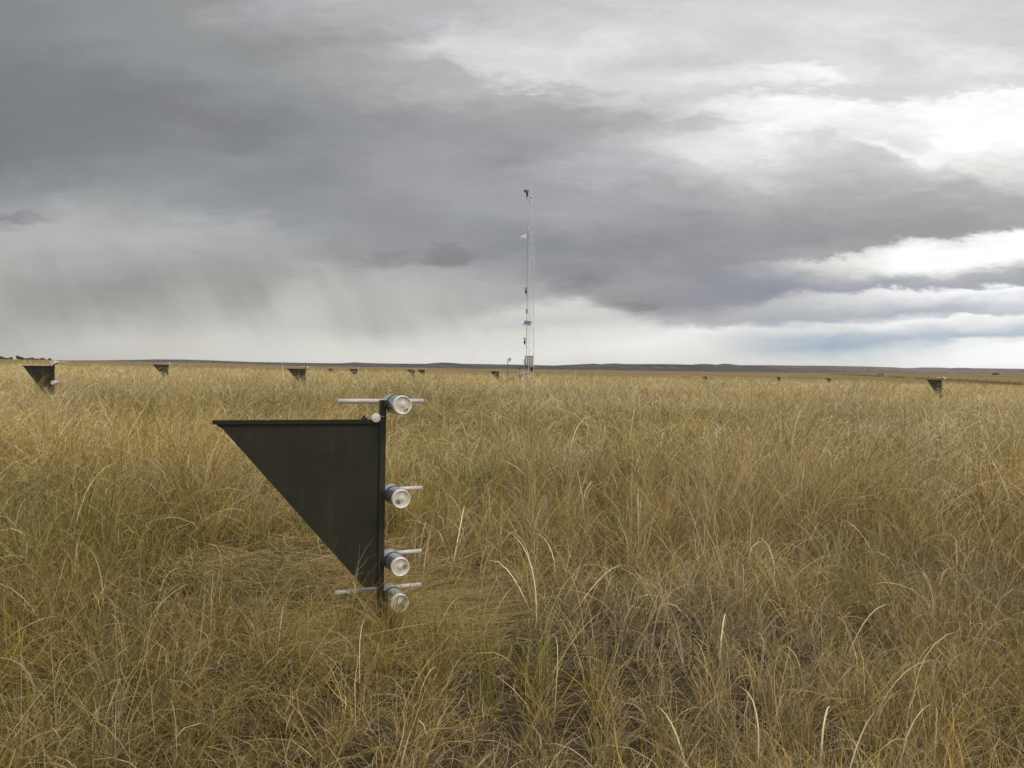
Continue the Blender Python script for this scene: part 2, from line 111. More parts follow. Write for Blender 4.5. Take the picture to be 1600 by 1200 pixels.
    (1575, [(0, 211, 211, 211), (60, 211, 211, 211), (102, 227, 228, 228), (134, 217, 217, 217), (140, 224, 224, 224), (150, 250, 250, 250), (210, 254, 254, 254), (260, 229, 229, 227), (308, 183, 182, 182), (346, 170, 167, 169), (358, 173, 170, 172), (360, 182, 179, 181), (364, 235, 235, 235), (368, 249, 249, 248), (394, 255, 255, 254), (402, 247, 247, 246), (422, 181, 183, 186), (434, 167, 170, 176), (444, 169, 172, 178), (450, 245, 246, 246), (452, 248, 248, 248), (484, 194, 199, 207), (486, 196, 200, 208), (492, 238, 239, 239), (494, 240, 241, 240), (524, 182, 193, 205), (526, 184, 195, 206), (532, 232, 234, 236), (538, 250, 250, 250), (578, 253, 253, 252)]),
    (1600, [(0, 210, 210, 210), (60, 210, 210, 210), (104, 225, 226, 226), (134, 215, 215, 215), (136, 218, 218, 218), (148, 250, 250, 250), (200, 255, 255, 255), (234, 242, 242, 240), (260, 228, 228, 226), (310, 182, 181, 182), (340, 172, 169, 171), (354, 175, 172, 174), (358, 235, 234, 235), (360, 250, 250, 250), (394, 255, 255, 255), (396, 252, 252, 252), (408, 215, 215, 214), (424, 168, 170, 175), (426, 165, 167, 173), (444, 168, 171, 178), (448, 235, 236, 237), (450, 250, 250, 250), (484, 196, 201, 209), (486, 201, 206, 213), (492, 240, 241, 240), (510, 200, 207, 213), (524, 181, 193, 205), (526, 188, 198, 208), (536, 252, 252, 252), (578, 254, 254, 253)]),
]


def srgb(c):
    c = c / 255.0
    return c / 12.92 if c <= 0.04045 else ((c + 0.055) / 1.055) ** 2.4


world = bpy.data.worlds.new('World')
SC.world = world
world.use_nodes = True
WT = world.node_tree
WT.nodes.clear()


def N(tree, kind, **kw):
    n = tree.nodes.new(kind)
    for k, v in kw.items():
        setattr(n, k, v)
    return n


def sock(tree, s, v):
    if isinstance(v, bpy.types.NodeSocket):
        tree.links.new(v, s)
    else:
        s.default_value = v


def M(tree, op, a, b=0.0, c=0.0, clamp=False):
    n = N(tree, 'ShaderNodeMath', operation=op, use_clamp=clamp)
    sock(tree, n.inputs[0], a)
    sock(tree, n.inputs[1], b)
    sock(tree, n.inputs[2], c)
    return n.outputs[0]


def smooth(tree, x, lo, hi):
    n = N(tree, 'ShaderNodeMapRange', interpolation_type='SMOOTHSTEP')
    sock(tree, n.inputs['Value'], x)
    n.inputs['From Min'].default_value = lo
    n.inputs['From Max'].default_value = hi
    return n.outputs['Result']


def mixc(tree, f, a, b, mode='MIX'):
    n = N(tree, 'ShaderNodeMix', data_type='RGBA', blend_type=mode)
    sock(tree, n.inputs['Factor'], f)
    sock(tree, n.inputs[6], a)
    sock(tree, n.inputs[7], b)
    return n.outputs[2]


def noise(tree, vec, scale, detail=5.0, rough=0.55, dist=0.0, w=None):
    n = N(tree, 'ShaderNodeTexNoise', noise_dimensions='3D')
    tree.links.new(vec, n.inputs['Vector'])
    n.inputs['Scale'].default_value = scale
    n.inputs['Detail'].default_value = detail
    n.inputs['Roughness'].default_value = rough
    n.inputs['Distortion'].default_value = dist
    return n.outputs['Fac']


def combine(tree, x, y, z=0.0):
    n = N(tree, 'ShaderNodeCombineXYZ')
    sock(tree, n.inputs[0], x)
    sock(tree, n.inputs[1], y)
    sock(tree, n.inputs[2], z)
    return n.outputs[0]


def build_sky():
    t = WT
    tc = N(t, 'ShaderNodeTexCoord')
    sp = N(t, 'ShaderNodeSeparateXYZ')
    t.links.new(tc.outputs['Generated'], sp.inputs[0])
    X, Y, Z = sp.outputs
    ys = M(t, 'MAXIMUM', Y, 0.12)
    u = M(t, 'DIVIDE', X, ys)            # tan of bearing
    v = M(t, 'DIVIDE', Z, ys)            # tan of height over the horizon ahead
    # ragged cloud edges: warp the bearing and height with fractal noise, less so towards the horizon
    flat = combine(t, M(t, 'MULTIPLY', u, 1.0), M(t, 'MULTIPLY', v, 3.2), 0.0)
    flat2 = combine(t, M(t, 'MULTIPLY', u, 1.0), M(t, 'MULTIPLY', v, 2.6), 7.3)
    n1 = M(t, 'SUBTRACT', noise(t, flat, 5.0, 8.0, 0.58), 0.5)
    n2 = M(t, 'SUBTRACT', noise(t, flat2, 6.5, 9.0, 0.62), 0.5)
    amp = M(t, 'MULTIPLY_ADD', M(t, 'MAXIMUM', v, 0.0), 2.6, 0.22)
    amp = M(t, 'MINIMUM', amp, 1.0)
    n4 = M(t, 'SUBTRACT', noise(t, flat2, 24.0, 8.0, 0.66, 0.4), 0.5)
    n5 = M(t, 'SUBTRACT', noise(t, flat, 19.0, 8.0, 0.64, 0.4), 0.5)
    uw = M(t, 'MULTIPLY_ADD', M(t, 'MULTIPLY', n1, amp), 0.20, u)
    uw = M(t, 'MULTIPLY_ADD', M(t, 'MULTIPLY', n4, amp), 0.09, uw)
    vw = M(t, 'MULTIPLY_ADD', M(t, 'MULTIPLY', n2, amp), 0.075, v)
    vw = M(t, 'MULTIPLY_ADD', M(t, 'MULTIPLY', n5, amp), 0.05, vw)
    VT = 0.47
    h = M(t, 'DIVIDE', vw, VT, clamp=True)
    cols = []
    for px, stops in CLOUD:
        cols.append((float(px), stops))
    us = [az_of(c[0]) for c in cols]
    acc = None
    for k, (px, stops) in enumerate(cols):
        ramp = N(t, 'ShaderNodeValToRGB')
        el = ramp.color_ramp.elements
        pts = []
        for y, *c in stops:
            rgb = [srgb(q) for q in c]
            if min(rgb) > 0.86:
                rgb = [q * 1.03 for q in rgb]
            pts.append((min(1, max(0, ray(px, float(y))[2] / VT)), rgb))
        pts.sort(key=lambda q: q[0])
        el[0].position, el[1].position = pts[0][0], pts[-1][0]
        el[0].color, el[1].color = (*pts[0][1], 1), (*pts[-1][1], 1)
        for p, c in pts[1:-1]:
            e = el.new(p)
            e.color = (*c, 1)
        t.links.new(h, ramp.inputs[0])
        w = None
        if k > 0:
            d = us[k] - us[k - 1]
            w = M(t, 'MULTIPLY_ADD', uw, 1 / d, -us[k - 1] / d, clamp=True)
        if k < len(cols) - 1:
            d = us[k + 1] - us[k]
            w2 = M(t, 'MULTIPLY_ADD', uw, -1 / d, us[k + 1] / d, clamp=True)
            w = w2 if w is None else M(t, 'MINIMUM', w, w2)
        s = N(t, 'ShaderNodeVectorMath', operation='SCALE')
        t.links.new(ramp.outputs[0], s.inputs[0])
        t.links.new(w, s.inputs['Scale'])
        if acc is None:
            acc = s.outputs[0]
        else:
            a = N(t, 'ShaderNodeVectorMath', operation='ADD')
            t.links.new(acc, a.inputs[0])
            t.links.new(s.outputs[0], a.inputs[1])
            acc = a.outputs[0]
    # small dark scud clouds
    scud = None
    for px, py, wx, wy, depth in ((36, 336, 42, 10, .17), (698, 402, 48, 20, .13), (590, 407, 60, 12, .08),
                                  (985, 476, 60, 9, .14), (905, 444, 50, 12, .08)):
        d = ray(px, py)
        du = M(t, 'MULTIPLY_ADD', uw, F / wx, -d[0] * F / wx)
        dv = M(t, 'MULTIPLY_ADD', vw, F / wy, -d[2] * F / wy)
        r2 = M(t, 'ADD', M(t, 'MULTIPLY', du, du), M(t, 'MULTIPLY', dv, dv))
        n3 = noise(t, flat, 30.0, 6.0, 0.65)
        r2 = M(t, 'ADD', r2, M(t, 'MULTIPLY_ADD', n3, 2.4, -1.2))
        g = N(t, 'ShaderNodeMapRange', interpolation_type='SMOOTHSTEP')
        t.links.new(r2, g.inputs['Value'])
        g.inputs['From Min'].default_value = 0.2
        g.inputs['From Max'].default_value = 1.15
        g.inputs['To Min'].default_value = depth
        g.inputs['To Max'].default_value = 0.0
        scud = g.outputs[0] if scud is None else M(t, 'ADD', scud, g.outputs[0])
    # fine cloud texture
    wide = combine(t, M(t, 'MULTIPLY', u, 1.0), M(t, 'MULTIPLY', v, 3.6), 3.1)
    f1 = smooth(t, noise(t, wide, 10.0, 12.0, 0.62, 0.5), 0.3, 0.7)
    f2 = noise(t, wide, 3.2, 5.0, 0.5, 0.6)
    tex = M(t, 'MULTIPLY_ADD', M(t, 'SUBTRACT', f1, 0.5), M(t, 'MULTIPLY_ADD', smooth(t, u, -0.35, 0.25), 0.06, 0.04), 1.0)
    tex = M(t, 'MULTIPLY_ADD', M(t, 'SUBTRACT', f2, 0.5), 0.18, tex)
    # crisper shreds and layers higher up
    thin = combine(t, M(t, 'MULTIPLY', uw, 1.0), M(t, 'MULTIPLY', vw, 5.0), 1.7)
    f3 = smooth(t, noise(t, thin, 3.6, 9.0, 0.55, 0.9), 0.42, 0.6)
    tex = M(t, 'MULTIPLY_ADD', M(t, 'SUBTRACT', f3, 0.5), M(t, 'MULTIPLY_ADD', smooth(t, u, -0.35, 0.25), 0.03, 0.03), tex)
    # calmer rain haze near the horizon
    tex = M(t, 'MULTIPLY_ADD', M(t, 'SUBTRACT', tex, 1.0), smooth(t, v, 0.0, 0.16), 1.0)
    # slanting curtains of rain under the dark deck on the left
    rs = combine(t, M(t, 'MULTIPLY_ADD', v, 0.5, u), M(t, 'MULTIPLY', v, 0.35), 9.0)
    rain = M(t, 'SUBTRACT', noise(t, rs, 13.0, 4.0, 0.55), 0.5)
    rk = M(t, 'MULTIPLY', smooth(t, v, 0.19, 0.10), smooth(t, u, 0.05, -0.12))
    rk = M(t, 'MULTIPLY', rk, smooth(t, v, 0.0, 0.05))
    tex = M(t, 'MULTIPLY_ADD', M(t, 'MULTIPLY', rain, rk), 0.55, tex)
    tex = M(t, 'SUBTRACT', tex, scud)
    sc = N(t, 'ShaderNodeVectorMath', operation='SCALE')
    t.links.new(acc, sc.inputs[0])
    t.links.new(tex, sc.inputs['Scale'])
    front = sc.outputs[0]
    # the rest of the sky, behind the camera and overhead: broken cloud with the clear sky in the gaps
    nis = N(t, 'ShaderNodeTexSky', sky_type='NISHITA')
    nis.sun_disc = False
    nis.sun_elevation = SUN_EL
    nis.sun_rotation = SUN_AZ
    nsc = N(t, 'ShaderNodeVectorMath', operation='SCALE')
    t.links.new(nis.outputs[0], nsc.inputs[0])
    nsc.inputs['Scale'].default_value = 0.10
    dome = noise(t, tc.outputs['Generated'], 2.6, 6.0, 0.55, 0.4)
    cover = smooth(t, dome, 0.36, 0.56)
    cl = mixc(t, smooth(t, dome, 0.45, 0.75), (0.95, 0.93, 0.90, 1), (0.62, 0.62, 0.63, 1))
    rest = mixc(t, cover, nsc.outputs[0], cl)
    fr = smooth(t, Y, 0.30, 0.62)
    up = smooth(t, v, 0.55, 0.95)
    blend = M(t, 'MULTIPLY', fr, M(t, 'SUBTRACT', 1.0, up))
    sky = mixc(t, blend, rest, front)
    low = smooth(t, Z, -0.06, -0.02)
    sky = mixc(t, low, (0.16, 0.13, 0.08, 1), sky)
    bg = N(t, 'ShaderNodeBackground')
    t.links.new(sky, bg.inputs['Color'])
    bg.inputs['Strength'].default_value = 1.0
    out = N(t, 'ShaderNodeOutputWorld')
    t.links.new(bg.outputs[0], out.inputs[0])
    world.cycles.sampling_method = 'MANUAL'
    world.cycles.sample_map_resolution = 512


build_sky()

# ------------------------------------------------------------------ helpers
def tag(o, label=None, cat=None, group=None, kind=None):
    if label: o['label'] = label
    if cat: o['category'] = cat
    if group: o['group'] = group
    if kind: o['kind'] = kind
    return o


def empty(name, loc, rz=0.0):
    o = bpy.data.objects.new(name, None)
    o.empty_display_size = 0.2
    o.location = loc
    o.rotation_euler = (0, 0, rz)
    COL.objects.link(o)
    return o


def copy_tree(o, parent=None):
    c = o.copy()
    COL.objects.link(c)
    if parent is not None:
        c.parent = parent
    for ch in list(o.children):
        copy_tree(ch, c)
    return c


class MB:
    """collects shapes into one mesh"""
    def __init__(self):
        self.v, self.f, self.sm = [], [], []

    def add(self, vs, fs, smooth_=False):
        o = len(self.v)
        self.v += [tuple(p) for p in vs]
        self.f += [[i + o for i in f] for f in fs]
        self.sm += [smooth_] * len(fs)
        return self

    def box(self, c, s, rot=None, bev=0.0):
        x, y, z = s[0] / 2, s[1] / 2, s[2] / 2
        if bev <= 0:
            vs = [Vector((a * x, b * y, d * z)) for d in (-1, 1) for b in (-1, 1) for a in (-1, 1)]
            fs = [(0, 2, 3, 1), (4, 5, 7, 6), (0, 1, 5, 4), (2, 6, 7, 3), (0, 4, 6, 2), (1, 3, 7, 5)]
        else:
            b = bev
            ring = [(x - b, -y), (x, -y + b), (x, y - b), (x - b, y), (-x + b, y), (-x, y - b), (-x, -y + b), (-x + b, -y)]
            vs, fs = [], []
            for zz, k in ((-z, b), (-z + b, 0), (z - b, 0), (z, b)):
                for (p, q) in ring:
                    sx, sy = (x - k) / x, (y - k) / y
                    vs.append(Vector((p * sx, q * sy, zz)))
            for r in range(3):
                for i in range(8):
                    j = (i + 1) % 8
                    fs.append((r * 8 + i, r * 8 + j, r * 8 + 8 + j, r * 8 + 8 + i))
            fs.append(tuple(range(7, -1, -1)))
            fs.append(tuple(range(24, 32)))
        if rot is not None:
            vs = [rot @ p for p in vs]
        c = Vector(c)
        return self.add([p + c for p in vs], fs)

    def bar(self, a, b, r, n=8, r2=None, caps=True):
        a, b = Vector(a), Vector(b)
        r2 = r if r2 is None else r2
        d = (b - a).normalized()
        q = d.to_track_quat('Z', 'Y')
        vs = []
        for p, rr in ((a, r), (b, r2)):
            for i in range(n):
                t = 2 * math.pi * i / n
                vs.append(p + q @ Vector((rr * math.cos(t), rr * math.sin(t), 0)))
        fs = [(i, (i + 1) % n, n + (i + 1) % n, n + i) for i in range(n)]
        self.add(vs, fs, True)
        if caps:
            self.add(vs, [tuple(range(n - 1, -1, -1)), tuple(range(n, 2 * n))])
        return self

    def path(self, pts, r, n=7):
        for a, b in zip(pts[:-1], pts[1:]):
            self.bar(a, b, r, n)
        return self

    def lathe(self, prof, n=28, axis='Y', c=(0, 0, 0)):
        """prof: list of (radius, position along the axis)"""
        vs, fs = [], []
        for r, p in prof:
            for i in range(n):
                t = 2 * math.pi * i / n
                a, b = r * math.cos(t), r * math.sin(t)
                q = {'Y': (a, p, b), 'Z': (a, b, p), 'X': (p, a, b)}[axis]
                vs.append(Vector(q) + Vector(c))
        for k in range(len(prof) - 1):
            for i in range(n):
                j = (i + 1) % n
                f = (k * n + i, k * n + j, k * n + n + j, k * n + n + i)
                fs.append(f if axis != 'Y' else f[::-1])
        self.add(vs, fs, True)
        return self

    def build(self, name, mat, parent=None, loc=None):
        me = bpy.data.meshes.new(name)
        me.from_pydata(self.v, [], self.f)
        me.polygons.foreach_set('use_smooth', self.sm)
        me.materials.append(mat)
        me.update()
        o = bpy.data.objects.new(name, me)
        COL.objects.link(o)
        if parent is not None:
            o.parent = parent
        if loc is not None:
            o.location = loc
        return o


def material(name):
    m = bpy.data.materials.new(name)
    m.use_nodes = True
    t = m.node_tree
    return m, t, t.nodes['Principled BSDF']


def simple(name, col, rough=0.5, metal=0.0, spec=0.5, var=0.0, vscale=20.0, col2=None, bump=0.0, bscale=80.0, coat=0.0):
    m, t, b = material(name)
    b.inputs['Roughness'].default_value = rough
    b.inputs['Metallic'].default_value = metal
    b.inputs['Specular IOR Level'].default_value = spec
    b.inputs['Coat Weight'].default_value = coat
    b.inputs['Coat Roughness'].default_value = 0.1
    tc = N(t, 'ShaderNodeTexCoord')
    if var > 0 or col2:
        n = noise(t, tc.outputs['Object'], vscale, 6.0, 0.6)
        c2 = col2 or tuple(c * (1 - var) for c in col)
        f = smooth(t, n, 0.35, 0.68)
        t.links.new(mixc(t, f, (*col, 1), (*c2, 1)), b.inputs['Base Color'])
        r = M(t, 'MULTIPLY_ADD', n, 0.3, rough - 0.15)
        t.links.new(r, b.inputs['Roughness'])
    else:
        b.inputs['Base Color'].default_value = (*col, 1)
    if bump > 0:
        bn = N(t, 'ShaderNodeBump')
        bn.inputs['Strength'].default_value = bump
        bn.inputs['Distance'].default_value = 0.01
        t.links.new(noise(t, tc.outputs['Object'], bscale, 4.0), bn.inputs['Height'])
        t.links.new(bn.outputs[0], b.inputs['Normal'])
    return m


# ------------------------------------------------------------------ value noise for the lay of the land and the grass
class VNoise:
    def __init__(self, seed):
        self.t = np.random.default_rng(seed).random((256, 256))

    def __call__(self, x, y, s):
        x, y = np.asarray(x) / s + 31.7, np.asarray(y) / s + 17.3
        xi, yi = np.floor(x).astype(int), np.floor(y).astype(int)
        fx, fy = x - xi, y - yi
        fx, fy = fx * fx * (3 - 2 * fx), fy * fy * (3 - 2 * fy)
        g = lambda a, b: self.t[a % 256, b % 256]
        return ((g(xi, yi) * (1 - fx) + g(xi + 1, yi) * fx) * (1 - fy)
                + (g(xi, yi + 1) * (1 - fx) + g(xi + 1, yi + 1) * fx) * fy)


VN1, VN2, VN3, VN4 = VNoise(1), VNoise(2), VNoise(3), VNoise(4)

# ------------------------------------------------------------------ terrain
T_PX = [-500, 0, 300, 500, 830, 1150, 1300, 1480, 1600, 2200]
T_R = [0, 4, 12, 30, 60, 100, 160, 260, 500, 1000, 3000, 8000, 17500]
T_Z = {
    -500: [0, 0, .10, .20, .35, .45, .7, 1.2, 2.6, 4.6, 3.0, -8, -60],
    0:    [0, 0, .12, .20, .35, .45, .7, 1.2, 2.6, 4.6, 3.0, -8, -60],
    300:  [0, 0, .06, .12, .20, .20, .3, .6, 1.4, 2.6, 1.0, -10, -60],
    500:  [0, 0, .02, .02, -.02, -.10, -.2, -.3, -.3, -.3, -3, -14, -60],
    830:  [0, 0, -.04, -.12, -.2, -.30, -.7, -1.2, -1.7, -2.4, -8, -26, -80],
    1150: [0, 0, -.06, -.16, -.34, -.55, -1.1, -1.7, -2.2, -3.0, -11, -30, -80],
    1300: [0, 0, -.08, -.18, -.42, -.70, -1.6, -2.4, -2.4, -3.4, -12, -30, -80],
    1480: [0, 0, -.10, -.24, -.55, -.90, -2.0, -3.1, -2.9, -3.4, -11, -30, -80],
    1600: [0, 0, -.12, -.28, -.62, -1.0, -2.1, -3.3, -3.4, -3.6, -11, -30, -80],
    2200: [0, 0, -.12, -.30, -.7, -1.1, -2.1, -3.3, -3.4, -3.6, -11, -30, -80]}
T_A = np.array([math.atan(az_of(p)) for p in T_PX])
T_G = np.array([T_Z[p] for p in T_PX], float)
T_L = np.log(np.array(T_R, float) + 2.0)
FIX = []            # (x, y, correction, reach): the ground under each mast


def ground_raw(x, y):
    x, y = np.asarray(x, float), np.asarray(y, float)
    r = np.hypot(x, y)
    a = np.clip(np.arctan2(x, y), T_A[0], T_A[-1])
    l = np.log(r + 2.0)
    i = np.clip(np.searchsorted(T_A, a, side='right') - 1, 0, len(T_A) - 2)
    j = np.clip(np.searchsorted(T_L, l, side='right') - 1, 0, len(T_L) - 2)
    fa = (a - T_A[i]) / (T_A[i + 1] - T_A[i])
    fl = np.clip((l - T_L[j]) / (T_L[j + 1] - T_L[j]), 0, 1)
    fa, fl = fa * fa * (3 - 2 * fa), fl
    z = ((T_G[i, j] * (1 - fa) + T_G[i + 1, j] * fa) * (1 - fl)
         + (T_G[i, j + 1] * (1 - fa) + T_G[i + 1, j + 1] * fa) * fl)
    far = np.clip((r - 5) / 40, 0, 1)
    z = z + (VN1(x, y, 9.0) - .5) * .10 * far * np.clip(1 - (r - 120) / 200, 0, 1)
    near = np.clip(1 - r / 40, 0, 1)
    return z + ((VN2(x, y, 1.2) - .5) * .13 + (VN3(x, y, .45) - .5) * .05) * near


def ground(x, y):
    z = ground_raw(x, y)
    for (fx, fy, c, s) in FIX:
        z = z + c * np.exp(-((np.asarray(x) - fx) ** 2 + (np.asarray(y) - fy) ** 2) / (2 * s * s))
    return z


# masts: pole px, top bottle row, distance, heading of the vane (degrees)
TOP = 0.89
SPECS = [  # px, py_top_bottle, D, yaw, label
    (595, 631.0, 3.22, 19, None),
    (84, 566.4, 14.9, -8, None),
    (262.5, 567.8, 35, 16, None),
    (299.5, 573.6, 100, 18, None),
    (477, 573.4, 28.8, 17, None),
    (520, 575.2, 90, 14, None),
    (558.3, 575.2, 61, 20, None),
    (647.3, 576.7, 68, 10, None),
    (663.3, 576.8, 72, 16, None),
    (779, 579.0, 59, 14, None),
    (1104.5, 587.6, 100, 12, None),
    (1219, 588.0, 76, 42, None),
    (1298, 590.2, 84, 22, None),
    (1471, 590.6, 28.5, 17, None)]
for (px, py, d, yaw, _l) in SPECS:
    p = at(px, py, d)
    want = p.z - TOP
    FIX.append((p.x, p.y, float(want - ground(p.x, p.y)), max(1.2, d * 0.12)))
TOWER_D = 45.0
TB = at(829.5, 597, TOWER_D)
TOWER_Z = at(829.5, 599, TOWER_D).z - 0.22
FIX.append((TB.x, TB.y, float(TOWER_Z - ground(TB.x, TB.y)), 5.0))


def gz(x, y):
    return float(ground(x, y))


def build_terrain():
    az = np.concatenate([np.radians(np.arange(-180, -48, 4.0)), np.radians(np.arange(-48, 48.01, 0.3)),
                         np.radians(np.arange(52, 180, 4.0))])
    rr = np.concatenate([[0.15, 0.4], np.arange(0.7, 8, 0.14), np.geomspace(8, 17500, 170)])
    A, Rr = np.meshgrid(az, rr)
    x, y = np.sin(A) * Rr, np.cos(A) * Rr
    z = ground(x, y)
    na, nr = len(az), len(rr)
    co = np.stack([x, y, z], -1).reshape(-1, 3)
    co = np.concatenate([co, [[0, 0, gz(0, 0)]]])
    fs = []
    for i in range(nr - 1):
        for j in range(na):
            k = (j + 1) % na
            fs.append((i * na + j, (i + 1) * na + j, (i + 1) * na + k, i * na + k))
    c = len(co) - 1
    for j in range(na):
        fs.append((c, j, (j + 1) % na))
    me = bpy.data.meshes.new('ground')
    me.from_pydata(co.tolist(), [], fs)
    me.polygons.foreach_set('use_smooth', [True] * len(fs))
    me.update()
    m, t, b = material('dry soil and prairie')
    tc = N(t, 'ShaderNodeTexCoord')
    P = tc.outputs['Object']
    sp = N(t, 'ShaderNodeSeparateXYZ')
    t.links.new(P, sp.inputs[0])
    r = M(t, 'SQRT', M(t, 'ADD', M(t, 'POWER', sp.outputs[0], 2.0), M(t, 'POWER', sp.outputs[1], 2.0)))
    # soil with dead litter close by
    soil = mixc(t, smooth(t, noise(t, P, 14.0, 8.0, 0.7), 0.35, 0.65), (0.040, 0.030, 0.020, 1), (0.09, 0.068, 0.042, 1))
    # far grassland: stretched patches of straw, tan and rust
    st = N(t, 'ShaderNodeMapping')
    st.inputs['Scale'].default_value = (0.35, 1.0, 1.0)
    t.links.new(P, st.inputs['Vector'])
    fa = noise(t, st.outputs[0], 0.012, 6.0, 0.6)
    fb = noise(t, st.outputs[0], 0.06, 7.0, 0.65)
    fc = noise(t, P, 0.9, 4.0, 0.7)
    plain = mixc(t, smooth(t, fa, 0.36, 0.62), (0.235, 0.17, 0.08, 1), (0.31, 0.24, 0.12, 1))
    plain = mixc(t, smooth(t, fb, 0.42, 0.7), plain, (0.185, 0.13, 0.06, 1))
    plain = mixc(t, M(t, 'MULTIPLY', smooth(t, fc, 0.4, 0.7), 0.5), plain, (0.34, 0.26, 0.14, 1))
    straw = mixc(t, smooth(t, fc, 0.35, 0.65), (0.40, 0.30, 0.145, 1), (0.30, 0.215, 0.095, 1))
    wob = M(t, 'MULTIPLY_ADD', fb, 40.0, -20.0)
    edge = M(t, 'ADD', r, wob)
    field = mixc(t, smooth(t, edge, 100.0, 125.0), straw, plain)
    t.links.new(mixc(t, smooth(t, r, 12.0, 45.0), soil, field), b.inputs['Base Color'])
    b.inputs['Roughness'].default_value = 1.0
    b.inputs['Specular IOR Level'].default_value = 0.0
    me.materials.append(m)
    o = bpy.data.objects.new('ground', me)
    COL.objects.link(o)
    tag(o, kind='structure')


build_terrain()


# ------------------------------------------------------------------ hills on the horizon
def build_hills():
    prof = [(-900, 560), (-300, 559.5), (0, 563), (160, 563), (205, 562.4), (245, 561.4), (290, 561.8), (330, 563), (400, 565.6),
            (500, 567.3), (530, 567.6), (545, 566.8), (556, 566.0), (567, 567.0), (577, 567.2), (600, 567.9), (665, 568.4),
            (680, 567.0), (692, 566.4), (706, 567.0), (722, 568.3), (760, 569.0), (800, 569.6), (830, 570.2),
            (866, 571.2), (880, 570.4), (898, 569.6), (918, 568.6), (928, 568.2), (940, 569.2), (952, 568.0), (962, 567.8),
            (975, 568.8), (1000, 568.9), (1030, 568.8), (1060, 569.2), (1080, 569.9), (1095, 568.6), (1108, 568.8),
            (1120, 569.9), (1131, 568.2), (1142, 569.0), (1155, 570.6), (1200, 570.6), (1240, 571.2), (1290, 571.4),
            (1345, 572.4), (1400, 574.0), (1412, 575.1), (1428, 574.9), (1440, 574.1), (1470, 574.2), (1486, 575.2),
            (1500, 574.5), (1520, 575.2), (1600, 576.2), (1800, 577), (2500, 577)]
    px = np.arange(-900, 2500, 2.0)
    top = np.interp(px, [p[0] for p in prof], [p[1] for p in prof])
    D = np.interp(px, [-900, 150, 450, 700, 1200, 1700, 2500], [14000, 14000, 11000, 8200, 7600, 8600, 9000])
    rng = np.random.default_rng(5)
    vs, fs = [], []
    rows = [(-2600, 0.0), (-2100, .10), (-1600, .20), (-1150, .31), (-760, .44), (-480, .58), (-300, .70), (-200, .90), (0, 1.0), (900, .96), (2500, .4)]
    gn = VNoise(9)
    n = len(px)
    cols = []
    for i in range(n):
        r = ray(px[i], top[i])
        d = D[i]
        tz = r[2] * d + CAM_H
        ux, uy = r[0], 1.0
        cols.append((ux, d, tz))
    for k, (off, h) in enumerate(rows):
        for i in range(n):
            ux, d, tz = cols[i]
            spur = (gn(px[i] + k * 5.0, 3.0, 9.0) - .5) * 420 + (gn(px[i] - k * 2.5, 50.0, 4.0) - .5) * 200
            w = math.sin(math.pi * min(1.0, k / 7.0)) if k < 8 else 0.0
            yy = d + off + spur * w
            z = -42.0 + (tz + 42.0) * h
            if 0 < k < 7:
                z += (gn(px[i], k * 1.3 + 9, 4.0) - .5) * 3.0
            vs.append((ux * yy, yy, z))
    for k in range(len(rows) - 1):
        for i in range(n - 1):
            fs.append((k * n + i, k * n + i + 1, (k + 1) * n + i + 1, (k + 1) * n + i))
    me = bpy.data.meshes.new('hills')
    me.from_pydata(vs, [], fs)
    me.update()
    m, t, b = material('distant badland slopes')
    tc = N(t, 'ShaderNodeTexCoord')
    P = tc.outputs['Object']
    a = noise(t, P, 0.004, 6.0, 0.65)
    c = noise(t, P, 0.0011, 3.0, 0.5)
    mp = N(t, 'ShaderNodeMapping')
    mp.inputs['Scale'].default_value = (0.12, 0.12, 1.0)
    t.links.new(P, mp.inputs['Vector'])
    strata = noise(t, mp.outputs[0], 0.05, 3.0, 0.6)
    col = mixc(t, smooth(t, a, 0.38, 0.62), (0.078, 0.070, 0.080, 1), (0.135, 0.115, 0.116, 1))  # bluish tint of distance haze put into the slope colours
    col = mixc(t, M(t, 'MULTIPLY', smooth(t, strata, 0.45, 0.62), 0.5), col, (0.06, 0.054, 0.056, 1))
    sp = N(t, 'ShaderNodeSeparateXYZ')
    t.links.new(P, sp.inputs[0])
    # grassy, paler slopes towards the right-hand end of the escarpment
    col = mixc(t, M(t, 'MULTIPLY', smooth(t, sp.outputs[0], 1500.0, 3900.0), 0.8), col, mixc(t, smooth(t, c, 0.4, 0.6), (0.26, 0.21, 0.175, 1), (0.21, 0.165, 0.14, 1)))
    t.links.new(col, b.inputs['Base Color'])
    b.inputs['Roughness'].default_value = 1.0
    b.inputs['Specular IOR Level'].default_value = 0.0
    me.materials.append(m)
    o = bpy.data.objects.new('hills', me)
    COL.objects.link(o)
    tag(o, kind='structure')


build_hills()

# ------------------------------------------------------------------ materials of the made things


